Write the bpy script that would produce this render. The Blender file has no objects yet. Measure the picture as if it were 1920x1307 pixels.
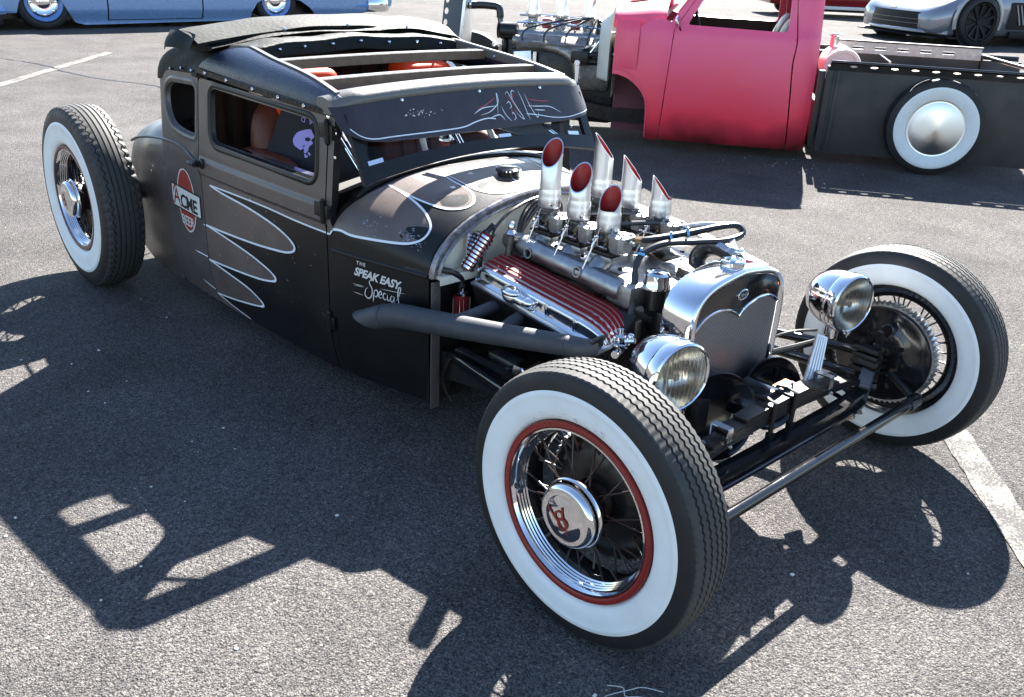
import bpy, bmesh, math, random
from mathutils import Vector, Matrix
from mathutils.geometry import delaunay_2d_cdt
R=math.radians
rnd=random.Random(7)
sc=bpy.context.scene
col=sc.collection
# ---------------------------------------------------------------- camera, sky, sun, exposure
cd=bpy.data.cameras.new('camera'); cam=bpy.data.objects.new('camera',cd); col.objects.link(cam)
cd.sensor_width=36; cd.lens=1696.9/1920*36; cd.clip_end=600; cd.clip_start=.05
_y,_p,_r=2.3818,.421,.0488
_f=Vector((math.cos(_y)*math.cos(_p),math.sin(_y)*math.cos(_p),-math.sin(_p)))
_rt=Vector((math.sin(_y),-math.cos(_y),0)); _u=_rt.cross(_f)
_r2=_rt*math.cos(_r)+_u*math.sin(_r); _u2=-_rt*math.sin(_r)+_u*math.cos(_r)
cam.matrix_world=Matrix(((_r2.x,_u2.x,-_f.x,1.2057),(_r2.y,_u2.y,-_f.y,-2.22),(_r2.z,_u2.z,-_f.z,1.5963),(0,0,0,1)))
sc.camera=cam
SUN=Vector((-.665,1.05,1)).normalized()
elev=math.asin(SUN.z); azim=math.atan2(SUN.x,SUN.y)
w=bpy.data.worlds.new('World'); sc.world=w; w.use_nodes=True
nt=w.node_tree; bg=nt.nodes['Background']
sky=nt.nodes.new('ShaderNodeTexSky'); sky.sky_type='NISHITA'; sky.sun_disc=False
sky.sun_elevation=elev; sky.sun_rotation=azim; sky.air_density=1.0; sky.dust_density=.3; sky.ozone_density=2.0
nt.links.new(sky.outputs[0],bg.inputs[0]); bg.inputs[1].default_value=.052
sl=bpy.data.lights.new('sun','SUN'); sl.energy=5.0; sl.angle=R(.5); sl.color=(1,.955,.89)
so=bpy.data.objects.new('sun',sl); col.objects.link(so); so.rotation_euler=SUN.to_track_quat('Z','Y').to_euler(); so.location=(-6,9,9)
sc.view_settings.view_transform='Standard'; sc.view_settings.look='None'; sc.view_settings.gamma=1
sc.view_settings.use_curve_mapping=False; sc.view_settings.exposure=2.85
# ---------------------------------------------------------------- materials
def mat(name,colr=(.5,.5,.5),rough=.5,metal=0,spec=.5,coat=0,coat_r=.1,trans=0,ior=1.5,emis=None,
        noise=None,bump=None,rough_var=None,aniso=0,wave=None):
    """noise=(scale,colour2,amount)  bump=(scale,strength,distance)  rough_var=(scale,amount)"""
    m=bpy.data.materials.new(name); m.use_nodes=True; t=m.node_tree; b=t.nodes['Principled BSDF']
    b.inputs['Base Color'].default_value=(*colr,1); b.inputs['Roughness'].default_value=rough
    b.inputs['Metallic'].default_value=metal; b.inputs['Specular IOR Level'].default_value=spec
    b.inputs['Coat Weight'].default_value=coat; b.inputs['Coat Roughness'].default_value=coat_r
    b.inputs['Transmission Weight'].default_value=trans; b.inputs['IOR'].default_value=ior
    if aniso: b.inputs['Anisotropic'].default_value=aniso
    tc=t.nodes.new('ShaderNodeTexCoord')
    if noise:
        n=t.nodes.new('ShaderNodeTexNoise'); n.inputs['Scale'].default_value=noise[0]; n.inputs['Detail'].default_value=6; n.inputs['Roughness'].default_value=.65
        t.links.new(tc.outputs['Object'],n.inputs['Vector'])
        r=t.nodes.new('ShaderNodeValToRGB'); r.color_ramp.elements[0].position=.5-.5*noise[2]; r.color_ramp.elements[1].position=.5+.5*noise[2]
        r.color_ramp.elements[0].color=(*colr,1); r.color_ramp.elements[1].color=(*noise[1],1)
        t.links.new(n.outputs[0],r.inputs[0]); t.links.new(r.outputs[0],b.inputs['Base Color'])
    if rough_var:
        n=t.nodes.new('ShaderNodeTexNoise'); n.inputs['Scale'].default_value=rough_var[0]; n.inputs['Detail'].default_value=5
        t.links.new(tc.outputs['Object'],n.inputs['Vector'])
        r=t.nodes.new('ShaderNodeMapRange'); r.inputs[1].default_value=.3; r.inputs[2].default_value=.7
        r.inputs[3].default_value=max(0,rough-rough_var[1]); r.inputs[4].default_value=rough+rough_var[1]
        t.links.new(n.outputs[0],r.inputs[0]); t.links.new(r.outputs[0],b.inputs['Roughness'])
    if bump:
        n=t.nodes.new('ShaderNodeTexNoise'); n.inputs['Scale'].default_value=bump[0]; n.inputs['Detail'].default_value=4
        t.links.new(tc.outputs['Object'],n.inputs['Vector'])
        q=t.nodes.new('ShaderNodeBump'); q.inputs['Strength'].default_value=bump[1]; q.inputs['Distance'].default_value=bump[2]
        t.links.new(n.outputs[0],q.inputs['Height']); t.links.new(q.outputs[0],b.inputs['Normal'])
        if wave:
            n2=t.nodes.new('ShaderNodeTexNoise'); n2.inputs['Scale'].default_value=wave[0]; n2.inputs['Detail'].default_value=2; t.links.new(tc.outputs['Object'],n2.inputs['Vector'])
            q2=t.nodes.new('ShaderNodeBump'); q2.inputs['Strength'].default_value=wave[1]; q2.inputs['Distance'].default_value=wave[2]
            t.links.new(n2.outputs[0],q2.inputs['Height']); t.links.new(q2.outputs[0],q.inputs['Normal'])
    return m
def asphalt():
    m=bpy.data.materials.new('asphalt'); m.use_nodes=True; t=m.node_tree; L=t.links; b=t.nodes['Principled BSDF']
    tc=t.nodes.new('ShaderNodeTexCoord')
    def vor(s,feat='F1',rand=1):
        v=t.nodes.new('ShaderNodeTexVoronoi'); v.inputs['Scale'].default_value=s; v.feature=feat; L.new(tc.outputs['Object'],v.inputs['Vector']); v.inputs['Randomness'].default_value=rand; return v
    def noi(s,d=6,r=.6):
        n=t.nodes.new('ShaderNodeTexNoise'); n.inputs['Scale'].default_value=s; n.inputs['Detail'].default_value=d; n.inputs['Roughness'].default_value=r; L.new(tc.outputs['Object'],n.inputs['Vector']); return n
    def ramp(src,*st):
        r=t.nodes.new('ShaderNodeValToRGB'); e=r.color_ramp.elements
        while len(e)<len(st): e.new(.5)
        for k,(p,c) in enumerate(st): e[k].position=p; e[k].color=(c,c,c,1) if not isinstance(c,tuple) else (*c,1)
        L.new(src,r.inputs[0]); return r
    def mix(f,a,c,mode='MIX'):
        x=t.nodes.new('ShaderNodeMix'); x.data_type='RGBA'; x.blend_type=mode
        if isinstance(f,float): x.inputs[0].default_value=f
        else: L.new(f,x.inputs[0])
        for i,s in ((6,a),(7,c)):
            if isinstance(s,tuple): x.inputs[i].default_value=(*s,1)
            else: L.new(s,x.inputs[i])
        return x.outputs[2]
    v1=vor(205); v2=vor(100); n1=noi(2.2); n2=noi(.35,4); n3=noi(520,2)
    stone=ramp(v1.outputs['Color'],(0,(.013,.013,.014)),(.45,(.026,.026,.027)),(.8,(.042,.041,.040)),(.94,(.070,.067,.064)),(1,(.17,.16,.15)))
    big=ramp(v2.outputs['Color'],(0,(.013,.013,.014)),(.6,(.026,.026,.027)),(1,(.06,.057,.055)))
    c=mix(.45,stone.outputs[0],big.outputs[0])
    gap=ramp(v1.outputs['Distance'],(.35,1.),(.8,.42))
    c=mix(1.,c,gap.outputs[0],'MULTIPLY')
    c=mix(1.,c,ramp(n1.outputs[0],(.3,.80),(.7,1.2)).outputs[0],'MULTIPLY')
    c=mix(1.,c,ramp(n2.outputs[0],(.35,.86),(.65,1.12)).outputs[0],'MULTIPLY')
    n4=noi(1.1,3); oil=ramp(n4.outputs[0],(.61,0.),(.70,.9)); c=mix(oil.outputs[0],c,mix(.5,c,(.016,.016,.017)))
    c=mix(1.,c,(3.75,3.6,3.44),'MULTIPLY'); L.new(c,b.inputs['Base Color'])
    rr=ramp(v1.outputs['Color'],(0,.95),(1,.78)); L.new(rr.outputs[0],b.inputs['Roughness'])
    b.inputs['Specular IOR Level'].default_value=.055
    def inv(s):
        q=t.nodes.new('ShaderNodeMath'); q.operation='SUBTRACT'; q.inputs[0].default_value=1; L.new(s,q.inputs[1]); return q.outputs[0]
    def add(a,c2,k):
        q=t.nodes.new('ShaderNodeMath'); q.operation='MULTIPLY_ADD'; L.new(c2,q.inputs[0]); q.inputs[1].default_value=k; L.new(a,q.inputs[2]); return q.outputs[0]
    h=add(inv(v1.outputs['Distance']),v1.outputs['Color'],.8); h=add(h,inv(v2.outputs['Distance']),1.1); h=add(h,n3.outputs[0],.5); h=add(h,noi(60,3).outputs[0],.5)
    bp=t.nodes.new('ShaderNodeBump'); bp.inputs['Strength'].default_value=1.0; bp.inputs['Distance'].default_value=.0034
    L.new(h,bp.inputs['Height']); L.new(bp.outputs[0],b.inputs['Normal'])
    return m
M={}
M['asphalt']=asphalt()
def worn_paint():
    m=mat('road_paint',(.20,.195,.18),.9,spec=.1,bump=(260,.8,.003)); t=m.node_tree; b=t.nodes['Principled BSDF']
    tc=t.nodes.new('ShaderNodeTexCoord'); n=t.nodes.new('ShaderNodeTexVoronoi'); n.inputs['Scale'].default_value=115; t.links.new(tc.outputs['Object'],n.inputs[0])
    n2=t.nodes.new('ShaderNodeTexNoise'); n2.inputs['Scale'].default_value=9; n2.inputs['Detail'].default_value=8; t.links.new(tc.outputs['Object'],n2.inputs['Vector'])
    a=t.nodes.new('ShaderNodeMath'); a.operation='MULTIPLY_ADD'; t.links.new(n.outputs['Distance'],a.inputs[0]); a.inputs[1].default_value=.55; t.links.new(n2.outputs[0],a.inputs[2])
    r=t.nodes.new('ShaderNodeValToRGB'); r.color_ramp.elements[0].position=.66; r.color_ramp.elements[1].position=.86
    r.color_ramp.elements[0].color=(.185,.178,.162,1); r.color_ramp.elements[1].color=(.07,.068,.066,1)
    t.links.new(a.outputs[0],r.inputs[0]); t.links.new(r.outputs[0],b.inputs['Base Color']); return m
M['road_paint']=worn_paint()
M['black']=mat('satin_black_paint',(.0055,.0055,.006),.34,spec=.28,rough_var=(5,.07),noise=(7,(.010,.0095,.009),.5),bump=(60,.10,.004),wave=(2.6,.2,.02))
M['primer']=mat('worn_brown_primer',(.122,.094,.082),.36,spec=.5,rough_var=(6,.11),noise=(5,(.066,.051,.045),.6),bump=(60,.10,.004),wave=(2.6,.22,.02))
M['grey_primer']=mat('worn_grey_primer',(.105,.088,.080),.35,spec=.5,rough_var=(6,.11),noise=(3.5,(.046,.040,.038),.6),bump=(50,.1,.004),wave=(2.6,.22,.02))
M['leather']=mat('black_leatherette_sky_tint',(.011,.0165,.034),.31,spec=.5,rough_var=(20,.06),bump=(170,.45,.004))  # black leatherette; blue of the reflected sky put into the base colour
M['canvas']=mat('black_canvas',(.0035,.0048,.0048),.6,spec=.16,bump=(40,.35,.01),noise=(30,(.006,.008,.008),.4))
M['canvas_grey']=mat('weathered_grey_canvas',(.022,.0245,.0235),.75,spec=.18,bump=(55,.3,.008),noise=(14,(.014,.0165,.0155),.5))
M['vinyl']=mat('charcoal_header_vinyl',(.10,.095,.085),.34,spec=.6,bump=(90,.25,.003))
M['visor']=mat('scuffed_slate_visor_paint',(.022,.019,.024),.42,spec=.35,rough_var=(8,.1),noise=(11,(.034,.029,.033),.35),bump=(70,.12,.003))
M['pin']=mat('white_pinstripe',(.62,.66,.70),.4)
M['pinred']=mat('red_pinstripe',(.35,.05,.05),.4)
M['lettering']=mat('pale_sign_paint',(.55,.53,.50),.45)
M['signred']=mat('red_sign_paint',(.30,.035,.025),.42,noise=(30,(.22,.025,.02),.4))
M['signwhite']=mat('white_sign_paint',(.60,.60,.57),.42,noise=(25,(.5,.5,.47),.4))
M['signblack']=mat('black_sign_paint',(.012,.012,.012),.42)
M['chrome']=mat('chrome',(.66,.675,.70),.07,metal=1,rough_var=(14,.04),bump=(22,.05,.002))
M['chrome_worn']=mat('worn_chrome',(.70,.70,.71),.16,metal=1,rough_var=(18,.08))
M['alu']=mat('cast_aluminium',(.40,.41,.42),.42,metal=1,rough_var=(25,.1),noise=(35,(.25,.25,.25),.5),bump=(130,.3,.002))
M['alu_bright']=mat('brushed_aluminium',(.66,.67,.69),.33,metal=1,rough_var=(30,.06),bump=(90,.05,.001))
M['disc']=mat('spun_aluminium_disc',(.74,.71,.66),.30,metal=1,aniso=.7)
M['dirty']=mat('oily_grey_metal',(.17,.165,.155),.45,metal=.8,rough_var=(20,.12),noise=(28,(.06,.055,.05),.5),bump=(90,.4,.003))
M['gloss_black']=mat('gloss_black_enamel',(.006,.006,.007),.12,spec=.6,rough_var=(15,.05))
M['chassis']=mat('chassis_black',(.006,.006,.007),.33,spec=.35,rough_var=(12,.12),noise=(18,(.014,.012,.011),.5))
M['rubber']=mat('tyre_rubber',(.010,.0105,.011),.55,spec=.32,rough_var=(8,.08),noise=(12,(.017,.017,.017),.4))
M['tread']=mat('dusty_tread_rubber',(.030,.030,.029),.66,spec=.32,noise=(40,(.05,.049,.046),.5))
M['hose']=mat('black_hose_rubber',(.014,.014,.015),.35)
M['whitewall']=mat('whitewall_rubber',(.72,.745,.745),.5,spec=.35,noise=(11,(.60,.62,.60),.7),bump=(9,.12,.01),rough_var=(14,.1))
M['red']=mat('dark_red_enamel',(.19,.012,.010),.3,spec=.5,rough_var=(10,.08))
M['redfin']=mat('red_wrinkle_paint',(.19,.004,.007),.62,spec=.2)
M['stackred']=mat('stack_inner_red',(.28,.012,.012),.38)
M['spoke']=mat('dark_maroon_spoke',(.018,.008,.007),.35)
M['cream']=mat('cream_firewall_paint',(.60,.58,.49),.4,noise=(6,(.52,.50,.43),.4),rough_var=(8,.1))
M['header_paint']=mat('grey_heatproof_coating',(.034,.037,.045),.55,spec=.35,noise=(14,(.048,.052,.058),.4),bump=(120,.25,.002))
M['moulding']=mat('scuffed_moulding_metal',(.085,.082,.088),.33,metal=.55,rough_var=(30,.14),noise=(40,(.26,.25,.26),.35))
M['grille']=mat('grille_mesh_metal',(.30,.31,.33),.34,metal=.9)
M['grille_dark']=mat('radiator_core_black',(.012,.012,.013),.6)
M['glass']=mat('clear_glass',(.93,.96,.95),.02,trans=1,ior=1.15,spec=.5)
M['lens']=mat('fluted_lens_glass',(.98,.965,.91),.07,trans=1,ior=1.45)
M['reflector']=mat('headlamp_reflector',(.80,.785,.74),.2,metal=1)
M['wood']=mat('weathered_wood',(.17,.11,.068),.5,noise=(22,(.08,.055,.04),.5),bump=(40,.3,.003))
M['rust_leather']=mat('rust_leather',(.055,.021,.010),.5,spec=.3,noise=(13,(.03,.012,.007),.45),bump=(30,.3,.004))
M['orange']=mat('orange_vinyl',(.075,.020,.008),.45,spec=.3,noise=(9,(.09,.02,.008),.4))
def translucent(name,c):
    m=mat(name,c,.4); t=m.node_tree; b=t.nodes['Principled BSDF']; o=t.nodes['Material Output']; q=t.nodes.new('ShaderNodeBsdfTranslucent'); q.inputs[0].default_value=(*c,1)
    x=t.nodes.new('ShaderNodeMixShader'); x.inputs[0].default_value=.55; t.links.new(b.outputs[0],x.inputs[1]); t.links.new(q.outputs[0],x.inputs[2]); t.links.new(x.outputs[0],o.inputs[0]); return m
M['orange_sunlit']=mat('sunlit_orange_vinyl',(.72,.05,.008),.45,spec=.2)  # same orange seat vinyl, with direct sunlight put into the colour
M['dark_trim']=mat('dark_interior_board',(.016,.013,.011),.7)
M['brass']=mat('aged_brass',(.34,.25,.15),.38,metal=.85,noise=(60,(.18,.12,.07),.5))
M['ivory']=mat('ivory_plastic',(.55,.54,.48),.3)
M['shirt']=mat('black_cotton',(.010,.010,.013),.85,bump=(25,.3,.01))
M['purple']=mat('lilac_print',(.33,.28,.62),.8)
M['copper']=mat('dull_copper',(.50,.16,.05),.35,metal=.4)
M['blue_clamp']=mat('blue_clamp',(.10,.30,.55),.3)
M['paper']=mat('white_card',(.75,.76,.78),.5)
# ---------------------------------------------------------------- mesh helpers
class MB:
    def __init__(s): s.v=[]; s.f=[]; s.m=[]; s.nrm=None
    def add(s,vs,fs,m=0):
        o=len(s.v); s.v.extend(tuple(p) for p in vs)
        for k,f in enumerate(fs):
            s.f.append(tuple(i+o for i in f)); s.m.append(m[k] if isinstance(m,(list,tuple)) else m)
        return s
    def box(s,c,d,m=0,rot=None,ch=0):
        c=Vector(c); x,y,z=d[0]/2,d[1]/2,d[2]/2
        bm=bmesh.new(); bmesh.ops.create_cube(bm,size=1); bmesh.ops.scale(bm,vec=d,verts=bm.verts)
        if ch: bmesh.ops.bevel(bm,geom=bm.edges[:],offset=ch,segments=2,affect='EDGES',profile=.6)
        bm.verts.index_update(); rm=rot if rot is not None else Matrix.Identity(3)
        s.add([c+rm@v.co for v in bm.verts],[[v.index for v in f.verts] for f in bm.faces],m); bm.free(); return s
    def tube(s,path,r,n=10,m=0,cap=True,closed=False):
        P=[Vector(p) for p in path]; k=len(P); rs=r if isinstance(r,(list,tuple)) else [r]*k
        T=[]
        for i in range(k):
            a=P[(i-1)%k] if closed or i>0 else P[i]; b=P[(i+1)%k] if closed or i<k-1 else P[i]
            T.append((b-a).normalized())
        u=T[0].orthogonal().normalized(); rings=[]
        for i in range(k):
            u=(u-T[i]*u.dot(T[i])).normalized(); w_=T[i].cross(u)
            rings.append([P[i]+rs[i]*(math.cos(2*math.pi*j/n)*u+math.sin(2*math.pi*j/n)*w_) for j in range(n)])
        return s.loft(rings,m=m,cap=cap and not closed,wrap=closed)
    def loft(s,rings,m=0,cap=False,wrap=False,open_=False):
        n=len(rings[0]); vs=[p for r in rings for p in r]; fs=[]; k=len(rings)
        for i in range(k if wrap else k-1):
            for j in range(n-1 if open_ else n):
                a=i*n+j; b=i*n+(j+1)%n; c=((i+1)%k)*n+(j+1)%n; d=((i+1)%k)*n+j; fs.append((a,b,c,d))
        mm=m
        if cap:
            fs.append(tuple(range(n-1,-1,-1))); fs.append(tuple(range((k-1)*n,k*n)))
            if isinstance(m,list): mm=m+[m[0],m[-1]]
        return s.add(vs,fs,mm)
    def lathe(s,prof,c=(0,0,0),axis=(0,0,1),n=32,m=0,ms=None,a0=0,a1=2*math.pi,wob=None):
        ax=Vector(axis).normalized(); u=Vector((0,0,1)); 
        if abs(ax.z)>.9: u=Vector((1,0,0))
        u=(u-ax*u.dot(ax)).normalized(); w_=ax.cross(u); c=Vector(c); full=abs(a1-a0-2*math.pi)<1e-6
        rings=[]; N=n if full else n+1
        for i in range(N):
            t=a0+(a1-a0)*i/n; d=math.cos(t)*u+math.sin(t)*w_
            rings.append([c+d*r+ax*h for r,h in prof])
        k=len(prof); vs=[p for r in rings for p in r]; fs=[]; mm=[]
        for i in range(N if full else N-1):
            for j in range(k-1):
                i2=(i+1)%N; fs.append((i*k+j,i*k+j+1,i2*k+j+1,i2*k+j)); mm.append(ms[j] if ms else m)
        return s.add(vs,fs,mm)
    def cyl(s,c,axis,r,h,n=20,m=0,ch=0):
        """solid cylinder from c along axis for length h"""
        ch=min(ch,r*.5,h*.4)
        pr=[(0,0),(r-ch,0)]+([(r,ch),(r,h-ch)] if ch else [(r,0),(r,h)][1:])+[(r-ch,h),(0,h)]
        if not ch: pr=[(0,0),(r,0),(r,h),(0,h)]
        return s.lathe(pr,c,axis,n,m)
    def ball(s,c,r,n=14,m=0,sc_=(1,1,1)):
        vs=[];fs=[];k=n//2
        for i in range(k+1):
            t=math.pi*i/k
            for j in range(n):
                q=2*math.pi*j/n; vs.append((c[0]+r*sc_[0]*math.sin(t)*math.cos(q),c[1]+r*sc_[1]*math.sin(t)*math.sin(q),c[2]+r*sc_[2]*math.cos(t)))
        for i in range(k):
            for j in range(n): fs.append((i*n+j,(i+1)*n+j,(i+1)*n+(j+1)%n,i*n+(j+1)%n))
        return s.add(vs,fs,m)
    def build(s,name,mats,parent=None,smooth=38,label=None,kind=None,cat=None,group=None,bevel=0,flip=False):
        me=bpy.data.meshes.new(name); me.from_pydata(s.v,[],s.f)
        ml=mats if isinstance(mats,(list,tuple)) else [mats]
        for q in ml: me.materials.append(M[q])
        me.polygons.foreach_set('material_index',s.m)
        bm=bmesh.new(); bm.from_mesh(me)
        if s.nrm is None:
            bmesh.ops.remove_doubles(bm,verts=bm.verts,dist=1e-6)
            bmesh.ops.dissolve_degenerate(bm,dist=1e-7,edges=bm.edges)
            bmesh.ops.recalc_face_normals(bm,faces=bm.faces)
            if flip: bmesh.ops.reverse_faces(bm,faces=bm.faces)
            bm.to_mesh(me)
        bm.free()
        if smooth:
            me.polygons.foreach_set('use_smooth',[True]*len(me.polygons))
            if s.nrm is None: me.set_sharp_from_angle(angle=R(smooth))
            else: me.normals_split_custom_set(s.nrm)
        me.update()
        o=bpy.data.objects.new(name,me); col.objects.link(o)
        if parent is not None: o.parent=parent
        if label: o['label']=label
        if kind: o['kind']=kind
        if cat: o['category']=cat
        if group: o['group']=group
        return o
def thing(name,label,cat,loc=(0,0,0),rz=0,group=None):
    o=bpy.data.objects.new(name,None); col.objects.link(o); o.location=loc; o.rotation_euler=(0,0,rz); o.empty_display_size=.2
    o['label']=label; o['category']=cat
    if group: o['group']=group
    return o
def part_at(name,parent,loc=(0,0,0),rot=(0,0,0)):
    o=bpy.data.objects.new(name,None); col.objects.link(o); o.parent=parent; o.location=loc; o.rotation_euler=rot; o.empty_display_size=.1; return o
def copy_tree(o,parent):
    c=o.copy(); col.objects.link(c); c.parent=parent
    for ch in list(o.children): copy_tree(ch,c)
    return c
def inst(o,parent,loc=(0,0,0),rot=(0,0,0)):
    c=o.copy(); col.objects.link(c); c.parent=parent; c.location=loc; c.rotation_euler=rot; return c
def spline(pts,k=8,closed=False):
    P=[Vector(p) for p in pts]; n=len(P); out=[]
    for i in range(n if closed else n-1):
        g=(lambda j:P[j%n]) if closed else (lambda j:P[max(0,min(n-1,j))])
        a,b,c,d=g(i-1),g(i),g(i+1),g(i+2)
        for s_ in range(k):
            t=s_/k
            out.append(.5*((2*b)+(c-a)*t+(2*a-5*b+4*c-d)*t*t+(3*b-a-3*c+d)*t**3))
    if not closed: out.append(P[-1])
    return out
def inpoly(p,poly):
    x,y=p; r=False; j=len(poly)-1
    for i in range(len(poly)):
        a,b=poly[i],poly[j]
        if (a[1]>y)!=(b[1]>y) and x<(b[0]-a[0])*(y-a[1])/(b[1]-a[1])+a[0]: r=not r
        j=i
    return r
def rrect(pts,r,k=6):
    """polygon with rounded corners; r scalar or per corner"""
    out=[]; n=len(pts)
    for i in range(n):
        p=Vector(pts[i]); a=(Vector(pts[i-1])-p); b=(Vector(pts[(i+1)%n])-p); rr=r[i] if isinstance(r,(list,tuple)) else r
        if rr<=0: out.append(tuple(p)); continue
        la,lb=a.length,b.length; a.normalize(); b.normalize(); rr=min(rr,la*.49,lb*.49)
        p0=p+a*rr; p1=p+b*rr
        for s_ in range(k+1):
            t=s_/k; out.append(tuple((1-t)**2*p0+2*t*(1-t)*p+t*t*p1))
    return out
def densify(pl,d,closed=True):
    out=[]; n=len(pl)
    for i in range(n if closed else n-1):
        a,b=Vector(pl[i]),Vector(pl[(i+1)%n]); k=max(1,int((b-a).length/d))
        for s_ in range(k): out.append(tuple(a+(b-a)*s_/k))
    if not closed: out.append(tuple(pl[-1]))
    return out
def panel(fn,outline,holes=(),lines=(),step=.04,th=.012,cls=None,sgn=1,edge_m=None):
    """sheet-metal panel: 2-D outline with holes mapped onto the surface fn(u,v)->Vector, with thickness th inwards"""
    pts=[];edges=[]
    def addpoly(pl,closed):
        o=len(pts); pts.extend(Vector(p) for p in pl); n=len(pl)
        edges.extend((o+i,o+(i+1)%n) for i in range(n if closed else n-1))
    ol=densify(outline,step); addpoly(ol,True)
    hs=[densify(h,step) for h in holes]
    for h in hs: addpoly(h,True)
    for l in lines: addpoly(l,False)
    us=[p[0] for p in ol]; vs_=[p[1] for p in ol]; fixed=list(pts)
    u=min(us)+step*.5; row=0
    while u<max(us):
        v=min(vs_)+step*(.5 if row%2 else .25)
        while v<max(vs_):
            p=(u,v)
            if inpoly(p,ol) and not any(inpoly(p,h) for h in hs) and min((q-Vector(p)).length_squared for q in fixed)>(step*.35)**2: pts.append(Vector(p))
            v+=step
        u+=step; row+=1
    r=delaunay_2d_cdt(pts,edges,[],0,1e-5)
    V2,F=r[0],r[2]; fs=[];ms=[]
    for f in F:
        c=sum((V2[i] for i in f),Vector((0,0)))/len(f)
        if not inpoly(c,ol) or any(inpoly(c,h) for h in hs): continue
        fs.append(tuple(f)); ms.append(cls(c) if cls else 0)
    e=1e-4; P=[];N=[]
    for q in V2:
        p=fn(q.x,q.y); n=(fn(q.x+e,q.y)-fn(q.x-e,q.y)).cross(fn(q.x,q.y+e)-fn(q.x,q.y-e))
        n=n.normalized()*sgn if n.length>0 else Vector((0,sgn,0)); P.append(p);N.append(n)
    mb=MB(); nl=[]
    f0=fs[0]; fl=((P[f0[1]]-P[f0[0]]).cross(P[f0[2]]-P[f0[0]])).dot(N[f0[0]])<0
    if fl: fs=[f[::-1] for f in fs]
    mb.add(P,fs,ms); 
    for f in fs: nl.extend(N[i] for i in f)
    Q=[p-n*th for p,n in zip(P,N)]; bf=[f[::-1] for f in fs]
    mb.add(Q,bf,ms if edge_m is None else edge_m)
    for f in bf: nl.extend(-N[i] for i in f)
    cnt={}
    for f in fs:
        for i in range(len(f)): cnt[(f[i],f[(i+1)%len(f)])]=1
    for (a,b) in list(cnt):
        if (b,a) in cnt: continue
        mb.add([P[b],P[a],Q[a],Q[b]],[(0,1,2,3)],0 if edge_m is None else edge_m)
        n=(P[a]-P[b]).cross(Q[a]-P[b]).normalized(); nl.extend([n]*4)
    mb.nrm=nl; return mb
def ribbon(mb,pts2,w,fn,off=.0016,m=0,taper=(False,False),closed=False):
    """painted stripe lying on the surface fn: pts2 2-D polyline, w width"""
    P=[Vector(p) for p in pts2]; n=len(P); vs=[]; e=1e-3
    for i in range(n):
        a=P[i-1] if (i>0 or closed) else P[i]; b=P[(i+1)%n] if (i<n-1 or closed) else P[i]
        t=(b-a); t=t.normalized() if t.length>0 else Vector((1,0)); nn=Vector((-t.y,t.x)); ww=w/2
        if taper[0]: ww*=min(1,.12+i/(n*.3))
        if taper[1]: ww*=min(1,.12+(n-1-i)/(n*.3))
        for s_ in (1,-1):
            q=P[i]+nn*ww*s_; p=fn(q.x,q.y); nrm=(fn(q.x+e,q.y)-fn(q.x-e,q.y)).cross(fn(q.x,q.y+e)-fn(q.x,q.y-e)).normalized()
            if nrm.dot(OUT)<0: nrm=-nrm
            vs.append(p+nrm*off)
    fs=[(2*i,2*i+1,(2*i+3)%(2*n),(2*i+2)%(2*n)) for i in range(n if closed else n-1)]
    mb.add(vs,fs,m)
OUT=Vector((0,-1,0))
def poly_on(mb,poly,fn,off=.0016,m=0,step=.03):
    """filled flat print on a surface"""
    global OUT
    ol=densify(poly,step); pts=[Vector(p) for p in ol]; n=len(ol)
    r=delaunay_2d_cdt(pts,[(i,(i+1)%n) for i in range(n)],[],0,1e-6); e=1e-3; vs=[]
    for q in r[0]:
        p=fn(q.x,q.y); nrm=(fn(q.x+e,q.y)-fn(q.x-e,q.y)).cross(fn(q.x,q.y+e)-fn(q.x,q.y-e)).normalized()
        if nrm.dot(OUT)<0: nrm=-nrm
        vs.append(p+nrm*off)
    mb.add(vs,[f for f in r[2] if inpoly(sum((r[0][i] for i in f),Vector((0,0)))/3,ol)],m)
def text2d(s,size=.1,shear=0,offset=0,space=1):
    """outline of the built-in font as 2-D triangles"""
    c=bpy.data.curves.new('t','FONT'); c.body=s; c.size=size; c.shear=shear; c.offset=offset; c.space_character=space; c.resolution_u=3; c.fill_mode='FRONT'
    o=bpy.data.objects.new('t',c); col.objects.link(o); dg=bpy.context.evaluated_depsgraph_get(); me=o.evaluated_get(dg).to_mesh()
    v=[(q.co.x,q.co.y) for q in me.vertices]; f=[tuple(p.vertices) for p in me.polygons]
    o.evaluated_get(dg).to_mesh_clear(); bpy.data.objects.remove(o); bpy.data.curves.remove(c); return v,f
def text_on(mb,s,org,ux,uy,fn,size,off=.002,m=0,**k):
    """text laid along 2-D direction ux (unit) from org with up direction uy"""
    v,f=text2d(s,size,**k); e=1e-3; vs=[]
    for a,b in v:
        q=(org[0]+ux[0]*a+uy[0]*b,org[1]+ux[1]*a+uy[1]*b); p=fn(*q)
        nrm=(fn(q[0]+e,q[1])-fn(q[0]-e,q[1])).cross(fn(q[0],q[1]+e)-fn(q[0],q[1]-e)).normalized()
        if nrm.dot(OUT)<0: nrm=-nrm
        vs.append(p+nrm*off)
    mb.add(vs,f,m)
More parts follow.
